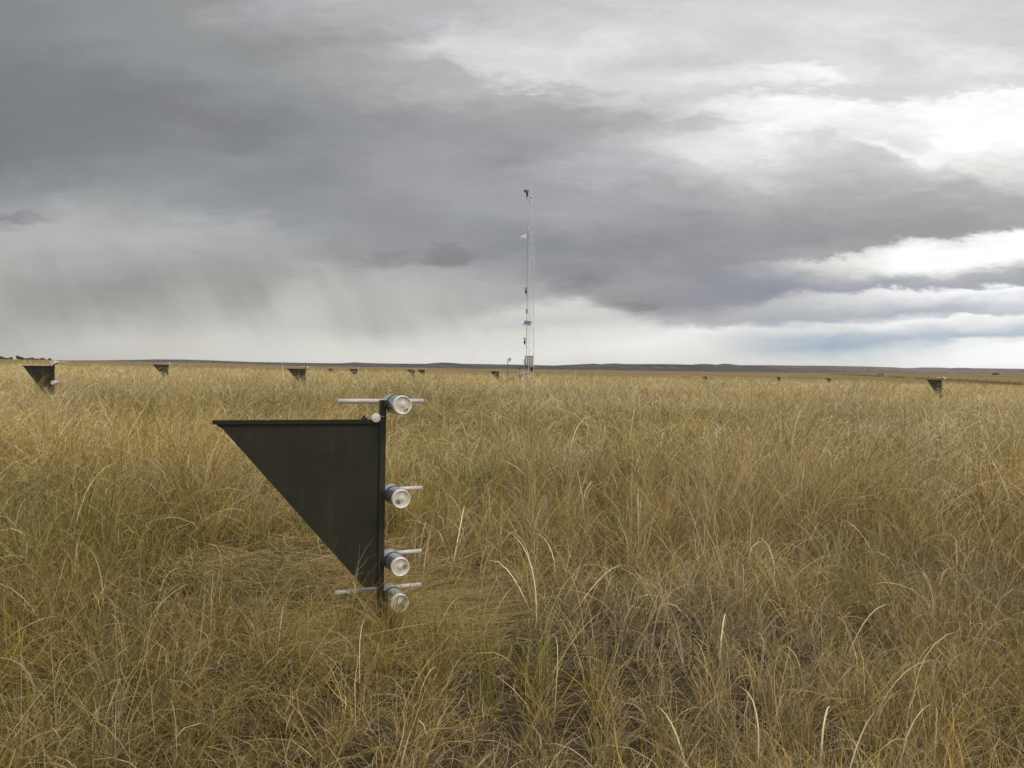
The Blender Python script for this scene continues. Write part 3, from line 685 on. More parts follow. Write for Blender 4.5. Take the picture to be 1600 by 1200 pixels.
def vane_mat():
    """dark olive paint with faint dust, scuffs and a few chips"""
    m, t, b = material('dark olive painted sheet')
    P = N(t, 'ShaderNodeTexCoord').outputs['Object']
    c = mixc(t, smooth(t, noise(t, P, 4.0, 6.0, 0.6), 0.35, 0.68), (0.0205, 0.0202, 0.0115, 1), (0.027, 0.0265, 0.0165, 1))
    c = mixc(t, M(t, 'MULTIPLY', smooth(t, noise(t, P, 13.0, 9.0, 0.72, 0.6), 0.56, 0.74), 0.24), c, (0.085, 0.078, 0.055, 1))
    sp = N(t, 'ShaderNodeMapping')
    sp.inputs['Scale'].default_value = (1.0, 1.0, 0.12)
    t.links.new(P, sp.inputs['Vector'])
    c = mixc(t, M(t, 'MULTIPLY', smooth(t, noise(t, sp.outputs[0], 28.0, 4.0, 0.6), 0.5, 0.75), 0.16), c, (0.075, 0.070, 0.052, 1))
    c = mixc(t, M(t, 'MULTIPLY', smooth(t, noise(t, P, 75.0, 2.0, 0.5), 0.765, 0.79), 0.7), c, (0.30, 0.28, 0.23, 1))
    t.links.new(c, b.inputs['Base Color'])
    b.inputs['Roughness'].default_value = 0.52
    b.inputs['Specular IOR Level'].default_value = 0.3
    bn = N(t, 'ShaderNodeBump')
    bn.inputs['Strength'].default_value = 0.25
    bn.inputs['Distance'].default_value = 0.02
    t.links.new(noise(t, P, 3.5, 2.0), bn.inputs['Height'])
    t.links.new(bn.outputs[0], b.inputs['Normal'])
    return m


m_sail = vane_mat()
m_pole = simple('dark olive painted steel', (0.022, 0.023, 0.016), 0.5, 0.0, 0.35, col2=(0.030, 0.030, 0.023), vscale=14.0)


def rail_mat():
    """painted rail whose top edge is scraped to bare metal in places"""
    m, t, b = material('scraped olive rail')
    tc = N(t, 'ShaderNodeTexCoord')
    sp = N(t, 'ShaderNodeSeparateXYZ')
    t.links.new(tc.outputs['Object'], sp.inputs[0])
    v = combine(t, sp.outputs[0], M(t, 'MULTIPLY', sp.outputs[1], 1.2), 0.0)
    n = noise(t, v, 11.0, 9.0, 0.75)
    f = M(t, 'MULTIPLY', smooth(t, n, .575, .60), smooth(t, sp.outputs[2], .8255, .8262))
    f = M(t, 'MULTIPLY', f, smooth(t, M(t, 'MULTIPLY', sp.outputs[0], -1.0), .14, .20))
    t.links.new(mixc(t, f, (0.019, 0.019, 0.012, 1), (0.50, 0.48, 0.44, 1)), b.inputs['Base Color'])
    b.inputs['Roughness'].default_value = .55
    b.inputs['Specular IOR Level'].default_value = .25
    return m


m_rail = rail_mat()
m_bodyb = simple('glossy dark bottle side', (0.70, 0.67, 0.69), 0.22, 0.85, 0.8, col2=(0.55, 0.52, 0.54), vscale=30, coat=0.5)
m_cap = simple('pale grey bottle shoulder', (0.60, 0.59, 0.62), 0.25, 0.2, 0.6, coat=0.5)
m_rim = simple('white bottle foot', (0.86, 0.84, 0.80), 0.28, 0.0, 0.5, coat=0.4)
m_strap = simple('black rubber strap', (0.012, 0.012, 0.011), 0.5)
m_tube = simple('grey white plastic tube', (0.62, 0.58, 0.54), 0.38, 0.0, 0.5, col2=(0.52, 0.48, 0.45), vscale=18)
m_ink = simple('black marker ink', (0.012, 0.012, 0.014), 0.6)
m_tag = simple('chalky white tag', (0.76, 0.71, 0.63), 0.65, col2=(0.64, 0.59, 0.52), vscale=60)
m_wire = simple('steel wire', (0.4, 0.4, 0.4), 0.4, 0.8)
m_white = simple('white painted lattice steel', (0.70, 0.69, 0.66), 0.45, var=0.2, vscale=4)
m_galv = simple('galvanised pipe', (0.36, 0.34, 0.31), 0.5, 0.3, var=0.3, vscale=6)
m_dark = simple('black plastic', (0.018, 0.018, 0.02), 0.5)
m_box = simple('grey white enclosure paint', (0.40, 0.385, 0.355), 0.5, var=0.12, vscale=5)
m_cable = simple('grey cable', (0.16, 0.15, 0.14), 0.6)
m_wood = simple('weathered fence wood', (0.085, 0.058, 0.036), 0.9, var=0.4, vscale=3, bump=0.3)
m_woodg = simple('brown grey post', (0.16, 0.135, 0.10), 0.85, var=0.35, vscale=5)
m_cream = simple('cream plastic', (0.80, 0.74, 0.56), 0.45)


def sediment():
    """the frosted end of a bottle with sand showing through"""
    m, t, b = material('frosted bottle end with sand')
    tc = N(t, 'ShaderNodeTexCoord')
    n = noise(t, tc.outputs['Object'], 420.0, 5.0, 0.7)
    n2 = noise(t, tc.outputs['Object'], 60.0, 4.0, 0.6)
    c = mixc(t, smooth(t, n, 0.32, 0.68), (0.74, 0.69, 0.59, 1), (0.45, 0.39, 0.30, 1))
    c = mixc(t, M(t, 'MULTIPLY', smooth(t, n2, 0.45, 0.7), 0.4), c, (0.80, 0.77, 0.70, 1))
    t.links.new(c, b.inputs['Base Color'])
    b.inputs['Roughness'].default_value = 0.4
    return m


m_sand = sediment()

# ------------------------------------------------------------------ dust samplers: mast, vane, four bottles with tubes
SAIL_W = 0.615
B_Y0, B_Y1 = -0.108, 0.046        # near and far end of a bottle along its axis
B_X, B_R = 0.0475, 0.0362


def bottle(parent, z, ink=None, ink_at=(0, 0), ink_rot=0.0, tilt=0.0):
    n = 32
    o = (MB().lathe([(B_R * .985, B_Y0 + .010), (B_R, B_Y0 + .016), (B_R, B_Y1 - .052)], n)
         .build('bottle', m_bodyb, parent, (B_X, 0, z)))
    o.rotation_euler = (tilt, 0, R(6))
    (MB().lathe([(B_R * 1.002, B_Y1 - .052), (B_R * 1.004, B_Y1 - .012), (B_R * .93, B_Y1), (B_R * .62, B_Y1 + .012), (0.017, B_Y1 + .016), (0.017, B_Y1 + .050), (0.0, B_Y1 + .050)], n)
     .build('bottle_shoulder', m_cap, o))
    (MB().lathe([(B_R * 1.008, B_Y1 - .004), (B_R * 1.02, B_Y1 - .001), (B_R * .96, B_Y1 + .003)], n)
     .build('shoulder_ring', m_rim, o))
    # foot: white rolled rim round a slightly dished end
    (MB().lathe([(B_R * .86, B_Y0 + .0045), (B_R * .89, B_Y0 + .0010), (B_R * .93, B_Y0 - .0005), (B_R * .97, B_Y0 + .001), (B_R, B_Y0 + .006), (B_R * 1.006, B_Y0 + .012), (B_R * 1.003, B_Y0 + .017)][::-1], n)
     .build('bottle_foot', m_rim, o))
    (MB().lathe([(B_R * .88, B_Y0 + .0040), (B_R * .74, B_Y0 + .0062), (B_R * .45, B_Y0 + .0066), (B_R * .26, B_Y0 + .0052), (B_R * .22, B_Y0 + .0036), (0.0, B_Y0 + .0034)][::-1], n)
     .build('bottle_end', m_sand, o))
    (MB().lathe([(B_R * 1.002, B_Y1 - .062), (B_R * 1.045, B_Y1 - .061), (B_R * 1.045, B_Y1 - .053), (B_R * 1.002, B_Y1 - .052)], n)
     .box((-B_R - .004, B_Y1 - .057, 0), (.018, .010, .030)).build('strap', m_strap, o))
    tz = 0.008
    (MB().lathe([(0.0072, .012), (0.0088, .012), (0.0088, .145), (0.0072, .145), (.0072, .12)], 14, 'X', (0, B_Y1 + .034, tz))
     .build('inlet_tube', m_tube, o))
    (MB().lathe([(0.0072, -.012), (0.0092, -.012), (0.0092, -.150), (0.0095, -.210), (0.0077, -.210), (.0072, -.17)], 14, 'X', (0, B_Y1 + .034, tz))
     .build('outlet_tube', m_tube, o))
    if ink:
        cu = bpy.data.curves.new('ink', 'FONT')
        cu.body = ink
        cu.size = 0.0175
        cu.extrude = 0.0003
        cu.offset = 0.0006
        cu.shear = 0.15
        cu.align_x = 'CENTER'
        cu.align_y = 'CENTER'
        tmp = bpy.data.objects.new('ink', cu)
        COL.objects.link(tmp)
        dg = bpy.context.evaluated_depsgraph_get()
        me = bpy.data.meshes.new_from_object(tmp.evaluated_get(dg))
        bpy.data.objects.remove(tmp)
        me.materials.clear()
        me.materials.append(m_ink)
        t = bpy.data.objects.new('handwritten_number', me)
        COL.objects.link(t)
        t.parent = o
        t.matrix_local = (Matrix.Translation((ink_at[0], B_Y0 + .0018, ink_at[1])) @ Matrix.Rotation(R(90), 4, 'X')
                          @ Matrix.Rotation(ink_rot, 4, 'Z'))
    return o


Z_BOT = (0.890, 0.530, 0.268, 0.128)


def make_sampler():
    root = empty('dust_sampler', (0, 0, 0))
    # square tube mast with a pressed lip where the vane is fixed
    p = MB().box((0, 0, .3525), (.025, .025, 1.105), bev=.003)
    p.build('mast', m_pole, root)
    # vane: thin sheet, folded top rail and a folded flange along the mast
    zt, zb, w = 0.822, 0.168, SAIL_W
    th = .0022
    outline = [(-.0135, zt), (-w, zt), (-w, zt - .012), (-w + .02, zt - .024), (-.068, zb + .004), (-.062, zb), (-.0135, zb)]
    vs = [Vector((x, s * th, z)) for s in (-1, 1) for (x, z) in outline]
    n = len(outline)
    fs = [tuple(range(n)), tuple(range(2 * n - 1, n - 1, -1))]
    fs += [(i, n + i, n + (i + 1) % n, (i + 1) % n) for i in range(n)]
    v = MB().add(vs, fs).build('vane', m_sail, root)
    (MB().box((-w / 2 - .012, 0, zt + .005), (w + .004, .026, .0032)).box((-w / 2 - .012, -.0115, zt - .0025), (w + .004, .003, .0118))
     .build('vane_rail', m_rail, v))
    (MB().bar((-.072, 0, zt - .004), (-.072, 0, zt + .022), .005, 8).box((-.072, 0, zt + .0105), (.022, .018, .007))
     .build('bolt', m_pole, v))
    return root


def finish_sampler(root, inks):
    for k, z in enumerate(Z_BOT):
        ink, pos, rot = inks[k] if inks else (None, (0, 0), 0)
        bottle(root, z, ink, pos, rot, tilt=R((0, 1.0, 1.5, 2.0)[k]))


proto = make_sampler()
finish_sampler(proto, [('17', (.0120, -.0215), R(8)), ('57', (-.0150, -.0105), R(-62)), ('12', (.0185, -.0015), R(82)), ('11', (.010, -.015), R(20))])

plain_sampler = None
LABELS = [
    'large dark dust sampler in the foreground with triangular vane and numbered bottles on a post',
    'dark dust sampler with triangular vane nearest the far left trees, second largest',
    'dark dust sampler between the large far left one and the tiny half-sunk one',
    'tiny dark dust sampler mostly sunk in grass just right of another left-hand sampler',
    'mid-sized dark dust sampler standing straight behind the raised tip of the foreground vane',
    'smallest far sampler left of a slightly bigger one above the foreground sampler tube',
    'far dust sampler above the foreground sampler, right of the smallest one',
    'left one of the close far pair of samplers above the foreground bottle',
    'right one of the close far pair of samplers above the foreground bottle',
    'far dust sampler standing just left of the instrument post beside the tower',
    'lowest far sampler right of the tower, only its top clear of the grass',
    'narrow far sampler turned edge-on, midway between tower and right frame edge',
    'far dust sampler between the edge-on one and the nearer right-hand sampler',
    'nearer dust sampler at far right in front of the fence line']
GROUP = 'wind-vane dust samplers standing about the prairie'
SAMPLERS = []
for i, ((px, py, d, yaw, _l), lab) in enumerate(zip(SPECS, LABELS)):
    if i == 0:
        o = proto
    elif i == 1:
        # the far ones carry no readable numbers
        o = empty('dust_sampler', (0, 0, 0))
        for ch in list(proto.children):
            c = copy_tree(ch, o)
            if c.name.startswith('bottle'):      # field bottles take the pale shoulder material
                c.data = c.data.copy()
                c.data.materials[0] = m_cap
            for g in list(c.children):
                if g.name.startswith('handwritten'):
                    bpy.data.objects.remove(g)
        plain_sampler = o
    else:
        o = copy_tree(plain_sampler)
    p = at(px, py, d)
    o.location = (p.x, p.y, p.z - TOP)
    o.rotation_euler = (0, R(0.5) if i == 0 else R(((i * 37) % 5 - 2) * .4), R(yaw))
    tag(o, lab, 'dust sampler', GROUP)
    SAMPLERS.append(o)


def make_tag(host, lab):
    root = MB()
    root.lathe([(0.0, -.0016), (.0172, -.0016), (.0182, -.0006), (.0182, .0008), (.0172, .0016), (0.0, .0016)], 30)
    o = root.build('number_tag', m_tag)
    w = MB().path([(.013, -.0022, .0035), (.022, -.0045, .0045), (.032, -.0040, .0036), (.0405, -.0035, .0022), (.0435, .005, .001)], .0011, 6)
    w.build('wire', m_wire, o)
    tag(o, lab, 'tag', 'round tags wired to the samplers')
    o.matrix_world = (host.matrix_basis @ Matrix.Translation((-.0285, -.0175, .836)) @ Matrix.Rotation(R(-4), 4, 'Y'))
    return o


make_tag(SAMPLERS[0], 'round white tag wired to the mast of the large foreground sampler')
make_tag(SAMPLERS[1], 'round white tag hanging on the far left sampler below its top bottle')
make_tag(SAMPLERS[13], 'round white tag hanging on the far right sampler below its top bottle')


# ------------------------------------------------------------------ lattice tower
def build_tower():
    D = TOWER_D
    base = at(829.5, 599, D)
    Z0 = gz(base.x, base.y)
    root = empty('weather_tower', (base.x, base.y, Z0))
    k = D / F

    def L(px, py, dy=0.0):
        q = at(px, py, D)
        return Vector((q.x - base.x, dy, q.z - Z0))

    zt = L(829, 343).z
    tip = L(829.4, 331)
    bB, bC, bA = Vector((-.145, -.09, 0)), Vector((.135, .03, 0)), Vector((-.285, .16, 0))
    tB, tC, tA = Vector((-.065, -.06, zt)), Vector((.095, .03, zt)), Vector((-.155, .12, zt))
    for a, b in ((bB, tB), (bC, tC), (bA, tA)):
        m = MB().bar(a, b, .0115 if a is not bA else .009, 8)
        m.bar(b, tip + (b - Vector((0, 0, zt))) * .12, .010, 8)
        m.build('leg', m_white, root)
    br = MB()
    nseg = 20
    P = lambda a, b, t: a.lerp(b, t)
    for s in range(nseg):
        t0, t1 = s / nseg + .004, (s + 1) / nseg - .004
        for (a0, a1, b0, b1, r) in ((bB, tB, bC, tC, .0105), (bA, tA, bB, tB, .0035), (bC, tC, bA, tA, .003)):
            br.bar(P(a0, a1, t0), P(b0, b1, t1), r, 6)
            br.bar(P(b0, b1, t1), P(a0, a1, t1), r * .42, 6)
    br.build('cross_bracing', m_white, root)
    mast = MB().bar(tip - Vector((0, 0, .15)), L(830.2, 296), .028, 10).lathe([(0.0, -.03), (.075, -.03), (.09, 0), (.075, .04), (0, .04)], 12, 'Z', L(830.0, 308)).build('mast_pipe', m_white, root)
    MB().bar(L(830.2, 296), L(830.4, 273), .013, 6, .007).build('lightning_rod', m_white, root)
    # propeller wind sensor on a bent arm
    ws = MB().path([L(829.4, 318.5), L(825.2, 311.5), L(823.4, 310)], .016).bar(L(823.4, 311), L(823.2, 306), .02).build('sensor_arm', m_galv, root)
    MB().lathe([(0, -.17), (.035, -.16), (.05, -.06), (.065, .06), (.04, .14), (0, .16)], 12, 'Z', L(823.6, 303.2)).build('sensor_body', m_dark, root)
    tv = MB()
    a = L(820.6, 298.6)
    tv.box(a, (.11, .02, .15)).box(a + Vector((.14, 0, .03)), (.2, .02, .03)).bar(L(824.8, 297), L(824.8, 301), .02)
    tv.build('wind_vane', m_dark, root)
    # panel antenna on a bracket
    q = L(819.2, 369.4)
    an = MB()
    pts = [(-.19, -.06), (.13, -.115), (.13, .115), (.02, .11), (-.17, .035)]
    vs = [q + Vector((x, s * .035, z)) for s in (-1, 1) for x, z in pts]
    n = 5
    an.add(vs, [tuple(range(n)), tuple(range(2 * n - 1, n - 1, -1))] + [(i, n + i, n + (i + 1) % n, (i + 1) % n) for i in range(n)])
    an.build('panel_antenna', simple('pale pink grey radome', (.72, .68, .66), .5), root)
    MB().box(L(824.9, 368.4), (.14, .05, .06)).bar(L(823, 368.4), L(827.5, 368.4), .018).build('antenna_bracket', m_galv, root)
    MB().bar(L(825.6, 352.5), L(825.3, 361), .02, 8).build('whip_antenna', m_white, root)
    cab = MB()
    ys = list(range(348, 598, 10))
    cab.path([L(825.1 - (y - 348) / 250 * 3.7 + .2 * math.sin(y * 1.7), y, .135) for y in ys], .009, 6)
    cab.build('cable', m_cable, root)
    for y in (452, 531):
        x = 821.6 if y == 452 else 819.7
        MB().path([L(x + 4.8, y + 12.3, -.03), L(x + 2.2, y + 11.2, -.03), L(x + 2.2, y - .5, -.03), L(x + .2, y - 1.6, -.03)], .012, 6).build('anemometer_arm', m_galv, root)
        c = MB()
        c.bar(L(x, y - 3), L(x, y + 8.5), .016, 8)
        c.lathe([(0, -.1), (.045, -.07), (.05, .05), (.03, .12), (0, .13)], 10, 'Z', L(x, y + 4))
        for kk in range(3):
            t = kk * 2.1 + .3
            e = L(x, y - 2) + Vector((.06 * math.cos(t), .06 * math.sin(t), 0))
            c.bar(L(x, y - 2), e, .008, 5)
            c.lathe([(0.002, -.02), (.03, -.005), (.034, .02)], 8, 'X', e)
        c.build('cup_anemometer', m_dark, root)
    for y in (486, 565):
        x = 823.2 if y == 486 else 819.9
        sgn = MB()
        for j in range(7):
            zz = L(x, y).z + (j - 3) * .035
            sgn.lathe([(.02, -.012), (.065, -.010), (.075, .006), (.02, .016)], 12, 'Z', (L(x, y).x, -.04, zz))
        sgn.bar(L(x, y - 5, -.04), L(x, y + 6, -.04), .012)
        sgn.bar(L(x, y + 3, -.04), L(826, y + 3, -.04), .01)
        sgn.build('radiation_shield', m_box if y == 486 else simple('pinkish shield', (.55, .49, .47), .5), root)
    # solar panel
    c = L(823.9, 505.2, -.28)
    rot = Euler((R(-38), 0, R(-16))).to_matrix() @ Matrix.Rotation(R(9), 3, 'Y')
    fr = MB().box(c, (.46, .025, .36), rot).build('solar_panel', m_white, root)
    m, t, b = material('blue solar cells')
    tc = N(t, 'ShaderNodeTexCoord')
    br2 = N(t, 'ShaderNodeTexBrick')
    t.links.new(tc.outputs['Generated'], br2.inputs['Vector'])
    b.inputs['Base Color'].default_value = (.13, .15, .26, 1)
    b.inputs['Roughness'].default_value = .3
    MB().box(c + rot @ Vector((.006, -.014, .012)), (.405, .006, .275), rot).build('solar_cells', m, fr)
    MB().bar(c + Vector((.05, .03, 0)), Vector((-.10, -.07, c.z - .1)), .015).build('panel_bracket', m_galv, root)
    # enclosure and battery
    e0, e1 = L(823.2, 571.6), L(833.4, 556.6)
    en = MB().box(((e0.x + e1.x) / 2, .12, (e0.z + e1.z) / 2), (e1.x - e0.x, .17, e1.z - e0.z), bev=.01).build('enclosure', m_box, root)
    cx, cz = (e0.x + e1.x) / 2, (e0.z + e1.z) / 2
    MB().box((cx + .03, .0315, cz - .02), (e1.x - e0.x - .10, .012, e1.z - e0.z - .1), bev=.004).build('enclosure_door', m_box, en)
    MB().box((cx, .105, e1.z + .013), (e1.x - e0.x + .03, .21, .022)).build('enclosure_lid', m_galv, en)
    b0, b1 = L(826.2, 580.5), L(833.2, 572.4)
    MB().box(((b0.x + b1.x) / 2, .10, (b0.z + b1.z) / 2 + .02), (b1.x - b0.x, .2, .2), bev=.015).box((b1.x - .04, .09, b0.z + .02), (.09, .15, .1), bev=.01).build('battery_box', m_dark, root)
    MB().path([L(821.2, 566, 0), L(822, 571, 0), L(823.6, 574.5, 0), L(826, 576.5, .05)], .022).build('cable', m_dark, root)
    col = MB().bar(L(820.6, 598, .05), L(820.9, 556, .05), .022, 8).build('side_pipe', m_galv, root)
    # guy wires to the ground
    for (ax, ay, y0) in ((-4.1, -1.6, 7.2), (4.3, -1.2, 7.0), (.4, 5.2, 7.1)):
        g = Vector((ax, ay, gz(base.x + ax, base.y + ay) - Z0))
        MB().bar(Vector((-.02, .0, y0)), g, .0028, 5).build('guy_wire', m_wire, root)
    tag(root, 'tall white lattice weather tower with solar panel, grey cabinet and guy wires', 'tower')
    return root, L, base, Z0


TOWER, TL, TBASE, TZ0 = build_tower()


def local_at(px, py, d, base):
    q = at(px, py, d)
    return Vector((q.x - base.x, q.y - base.y, q.z - base.z))


def build_instruments():
    D = 44.0
    # post with a small hooded gauge
    p = at(793.4, 600, D)
    g = gz(p.x, p.y)
    root = empty('instrument_post', (p.x, p.y, g))
    b = Vector((p.x, p.y, g))
    top = local_at(793.6, 560, D, b)
    MB().bar((0, 0, -.1), (top.x, 0, top.z), .021, 8).build('post', m_woodg, root)
    q = local_at(797.0, 562.5, D, b)
    MB().box((q.x - .005, 0, q.z - .02), (.085, .08, .15), bev=.008).build('gauge_body', m_box, root)
    MB().box((q.x + .005, 0, q.z + .063), (.12, .11, .045), bev=.008).build('gauge_band', m_woodg, root)
    MB().lathe([(.062, 0), (.066, .02), (.05, .05), (0, .055)], 14, 'Z', (q.x + .005, 0, q.z + .087)).build('gauge_funnel', m_cream, root)
    MB().bar((top.x, 0, q.z), (q.x, 0, q.z), .015).build('bracket', m_galv, root)
    pts = [local_at(x, y, D, b) for x, y in ((794.3, 571), (794.5, 578), (795.6, 581.5), (798.5, 583.8), (801.3, 585.6), (802, 590))]
    MB().path([Vector((v.x, -.03, v.z)) for v in pts], .011, 6).build('cable', m_box, root)
    tag(root, 'brown grey post carrying a small cream-topped gauge left of the tower', 'instrument post')
    # bent pipe rack
    p = at(802.2, 600, D)
    b = Vector((p.x, p.y, gz(p.x, p.y)))
    root = empty('pipe_rack', b)
    f = lambda x, y: Vector((local_at(x, y, D, b).x, 0, local_at(x, y, D, b).z))
    MB().bar((0, 0, -.05), f(802.2, 587), .016).build('leg', m_woodg, root)
    x2 = f(810.2, 587)
    MB().bar((x2.x, 0, -.05), x2, .016).build('leg', m_woodg, root)
    MB().bar(f(801.6, 587.4), f(809.6, 587.2), .016).build('crossbar', m_galv, root)
    MB().path([f(812.5, 589.8), f(814.2, 589.6), f(816, 588), f(817.6, 584.5)], .02).build('bent_pipe', m_galv, root)
    tag(root, 'low grey pipe rack in the grass between the gauge post and the tower', 'pipe rack')
    # dark sensor post
    p = at(812.5, 600, D + .6)
    b = Vector((p.x, p.y, gz(p.x, p.y)))
    root = empty('sensor_post', b)
    h = local_at(812.4, 575.5, D + .6, b)
    MB().bar((0, 0, -.05), (h.x, 0, h.z - .03), .02, 8).build('post', m_cable, root)
    MB().lathe([(0, -.03), (.05, -.02), (.055, .02), (.03, .035), (0, .035)], 14, 'Z', (h.x, 0, h.z)).build('sensor_head', m_dark, root)
    tag(root, 'short dark post with a black round sensor head left of the tower', 'sensor post')
    # white boom stand
    p = at(818.5, 600, D - .6)
    b = Vector((p.x, p.y, gz(p.x, p.y)))
    root = empty('boom_stand', b)
    f = lambda x, y: Vector((local_at(x, y, D - .6, b).x, 0, local_at(x, y, D - .6, b).z))
    t1 = f(818.5, 582.5)
    MB().bar((0, 0, -.05), (0, 0, t1.z * .45), .017).build('lower_post', m_galv, root)
    MB().bar((0, 0, t1.z * .40), t1, .023).build('upper_post', m_white, root)
    MB().bar(f(813.6, 581.8), f(824.6, 581.5), .018).bar(f(813.6, 581.8), f(813.4, 584.4), .017).build('boom', m_white, root)
    MB().box(Vector((0, -.01, t1.z * .42)), (.1, .03, .03)).build('clamp', m_dark, root)
    tag(root, 'white horizontal boom on a thin stand at the left foot of the tower', 'stand')


build_instruments()


# ------------------------------------------------------------------ fence, gate, far trees and bushes
def build_fence():
    A, B = at(1594, 600, 250.0), at(1298, 583, 540.0)
    root = empty('wire_fence', (A.x, A.y, gz(A.x, A.y)))
    n = 34
    tops = []
    rng = random.Random(8)
    for i in range(n):
        t = i / (n - 1)
        x, y = A.x + (B.x - A.x) * t, A.y + (B.y - A.y) * t
        z = gz(x, y)
        h = rng.uniform(1.25, 1.6)
        rel = Vector((x - A.x, y - A.y, z - root.location.z))
        lean = rng.uniform(-.08, .08)
        MB().bar(rel - Vector((0, 0, .3)), rel + Vector((lean, 0, h)), .075, 7, .06).build('post', m_wood, root)
        tops.append(rel)
    for hh in (.4, .75, 1.1):
        MB().path([q + Vector((0, 0, hh)) for q in tops], .012, 4).build('wire', m_wire, root)
    tag(root, 'long wire fence on wooden posts running away across the right side of the plain', 'fence')
    p = at(1375, 587, 430.0)
    g = gz(p.x, p.y)
    r = empty('wooden_gate', (p.x, p.y, g))
    for x in (-1.5, 1.5):
        MB().bar((x, 0, -.2), (x, 0, 1.55), .12, 8).build('gate_post', m_wood, r)
    m = MB()
    for z in (.45, .8, 1.15, 1.4):
        m.box((0, -.03, z), (3.0, .06, .16))
    m.bar((-1.5, 0, .4), (1.5, 0, 1.4), .06)
    m.build('gate_rails', m_wood, r)
    tag(r, 'small dark wooden gate panel standing in the far fence line', 'gate')


build_fence()


def leaf_mat(name, c1, c2):
    m, t, b = material(name)
    tc = N(t, 'ShaderNodeTexCoord')
    n = noise(t, tc.outputs['Object'], 1.3, 4.0, 0.6)
    t.links.new(mixc(t, smooth(t, n, 0.35, 0.65), (*c1, 1), (*c2, 1)), b.inputs['Base Color'])
    b.inputs['Roughness'].default_value = 0.9
    return m


m_leaf = leaf_mat('grey green foliage', (.055, .058, .034), (.085, .080, .050))
m_sage = leaf_mat('dark sagebrush', (.12, .09, .055), (.16, .12, .07))
m_bark = simple('bark', (.06, .045, .035), .9)


def build_tree(name, px, py, d, h, w, lab, cat, seed, leaf, grp):
    rng = random.Random(seed)
    p = at(px, py, d)
    g = gz(p.x, p.y)
    root = empty(name, (p.x, p.y, g))
    tr = MB().bar((0, 0, -.2), (rng.uniform(-.1, .1), 0, h * .5), h * .035, 7, h * .02)
    for k in range(5):
        a = rng.uniform(0, 6.28)
        tr.bar((0, 0, h * rng.uniform(.2, .4)), (math.cos(a) * w * .3, math.sin(a) * w * .3, h * rng.uniform(.55, .8)), h * .015, 5, h * .006)
    tr.build('trunk' if cat == 'tree' else 'stem', m_bark, root)
    cr = MB()
    blobs = [(rng.uniform(-.5, .5) * w * .7, rng.uniform(-.5, .5) * w * .6, h * rng.uniform(.3, .82), rng.uniform(.16, .3) * w) for _ in range(9)]
    for bx, by, bz, brr in blobs:
        for _ in range(70):
            v = Vector((rng.gauss(0, 1), rng.gauss(0, 1), rng.gauss(0, 1))).normalized() * brr * rng.uniform(.45, 1.05)
            v.z *= .75
            c = Vector((bx, by, max(bz, h * .15))) + v
            s = w * rng.uniform(.025, .055)
            q = Euler((rng.uniform(0, 6), rng.uniform(0, 6), rng.uniform(0, 6))).to_matrix()
            cr.add([c + q @ Vector(e) * s for e in ((-1, -.6, 0), (1, -.6, 0), (1.1, .7, .1), (-.9, .7, 0))], [(0, 1, 2, 3)])
    cr.build('crown' if cat == 'tree' else 'foliage', leaf, root)
    tag(root, lab, cat, grp)


TREES = [(1.5, 562, 4.2, 8, 'wide low tree cut by the left frame edge on the horizon'),
         (9.5, 562, 3.0, 5, 'small round tree second from the left frame edge on the horizon'),
         (16, 562, 3.6, 6, 'small tree left of the tallest one in the far row'),
         (27, 562.4, 6.4, 5.5, 'tallest narrow tree in the far row above the left sampler tip'),
         (32.5, 562.6, 4.0, 9, 'broad tree touching the right side of the tallest far tree'),
         (43, 563, 2.6, 7, 'low wide bush-like tree in the gap of the far row'),
         (51.5, 563.2, 3.8, 6, 'dark rounded tree over the middle of the left sampler vane'),
         (58.5, 563.4, 2.2, 5, 'tiny pale-edged tree right of the dark rounded one'),
         (67.5, 563.6, 3.2, 6, 'dark tree just left of the left sampler top bottle'),
         (78, 563.8, 2.2, 6, 'faint low tree behind the left sampler top bottle')]
for i, (px, py, h, w, lab) in enumerate(TREES):
    build_tree('tree', px, py + 3, 1000.0, h, w, lab, 'tree', 40 + i, m_leaf, 'far trees on the left horizon')
build_tree('sagebrush', 1556, 586, 900.0, 1.5, 7.0, 'dark low bush alone on the plain above the right-hand fence', 'bush', 77, m_sage, None)

# ------------------------------------------------------------------ grass
POLE = Vector(SAMPLERS[0].location)


def flatten_field(x, y):
    """how far the grass lies flattened: the circle the vane sweeps and the trampled patch behind it"""
    d1 = np.hypot(x - POLE.x, y - POLE.y)
    a = np.clip((0.62 - d1) / 0.22, 0, 1)
    e = np.hypot((x + 1.05) / .78, (y - 3.98) / .55)
    b = np.clip((1.0 - e) / .3, 0, 1)
    return np.maximum(a, b)


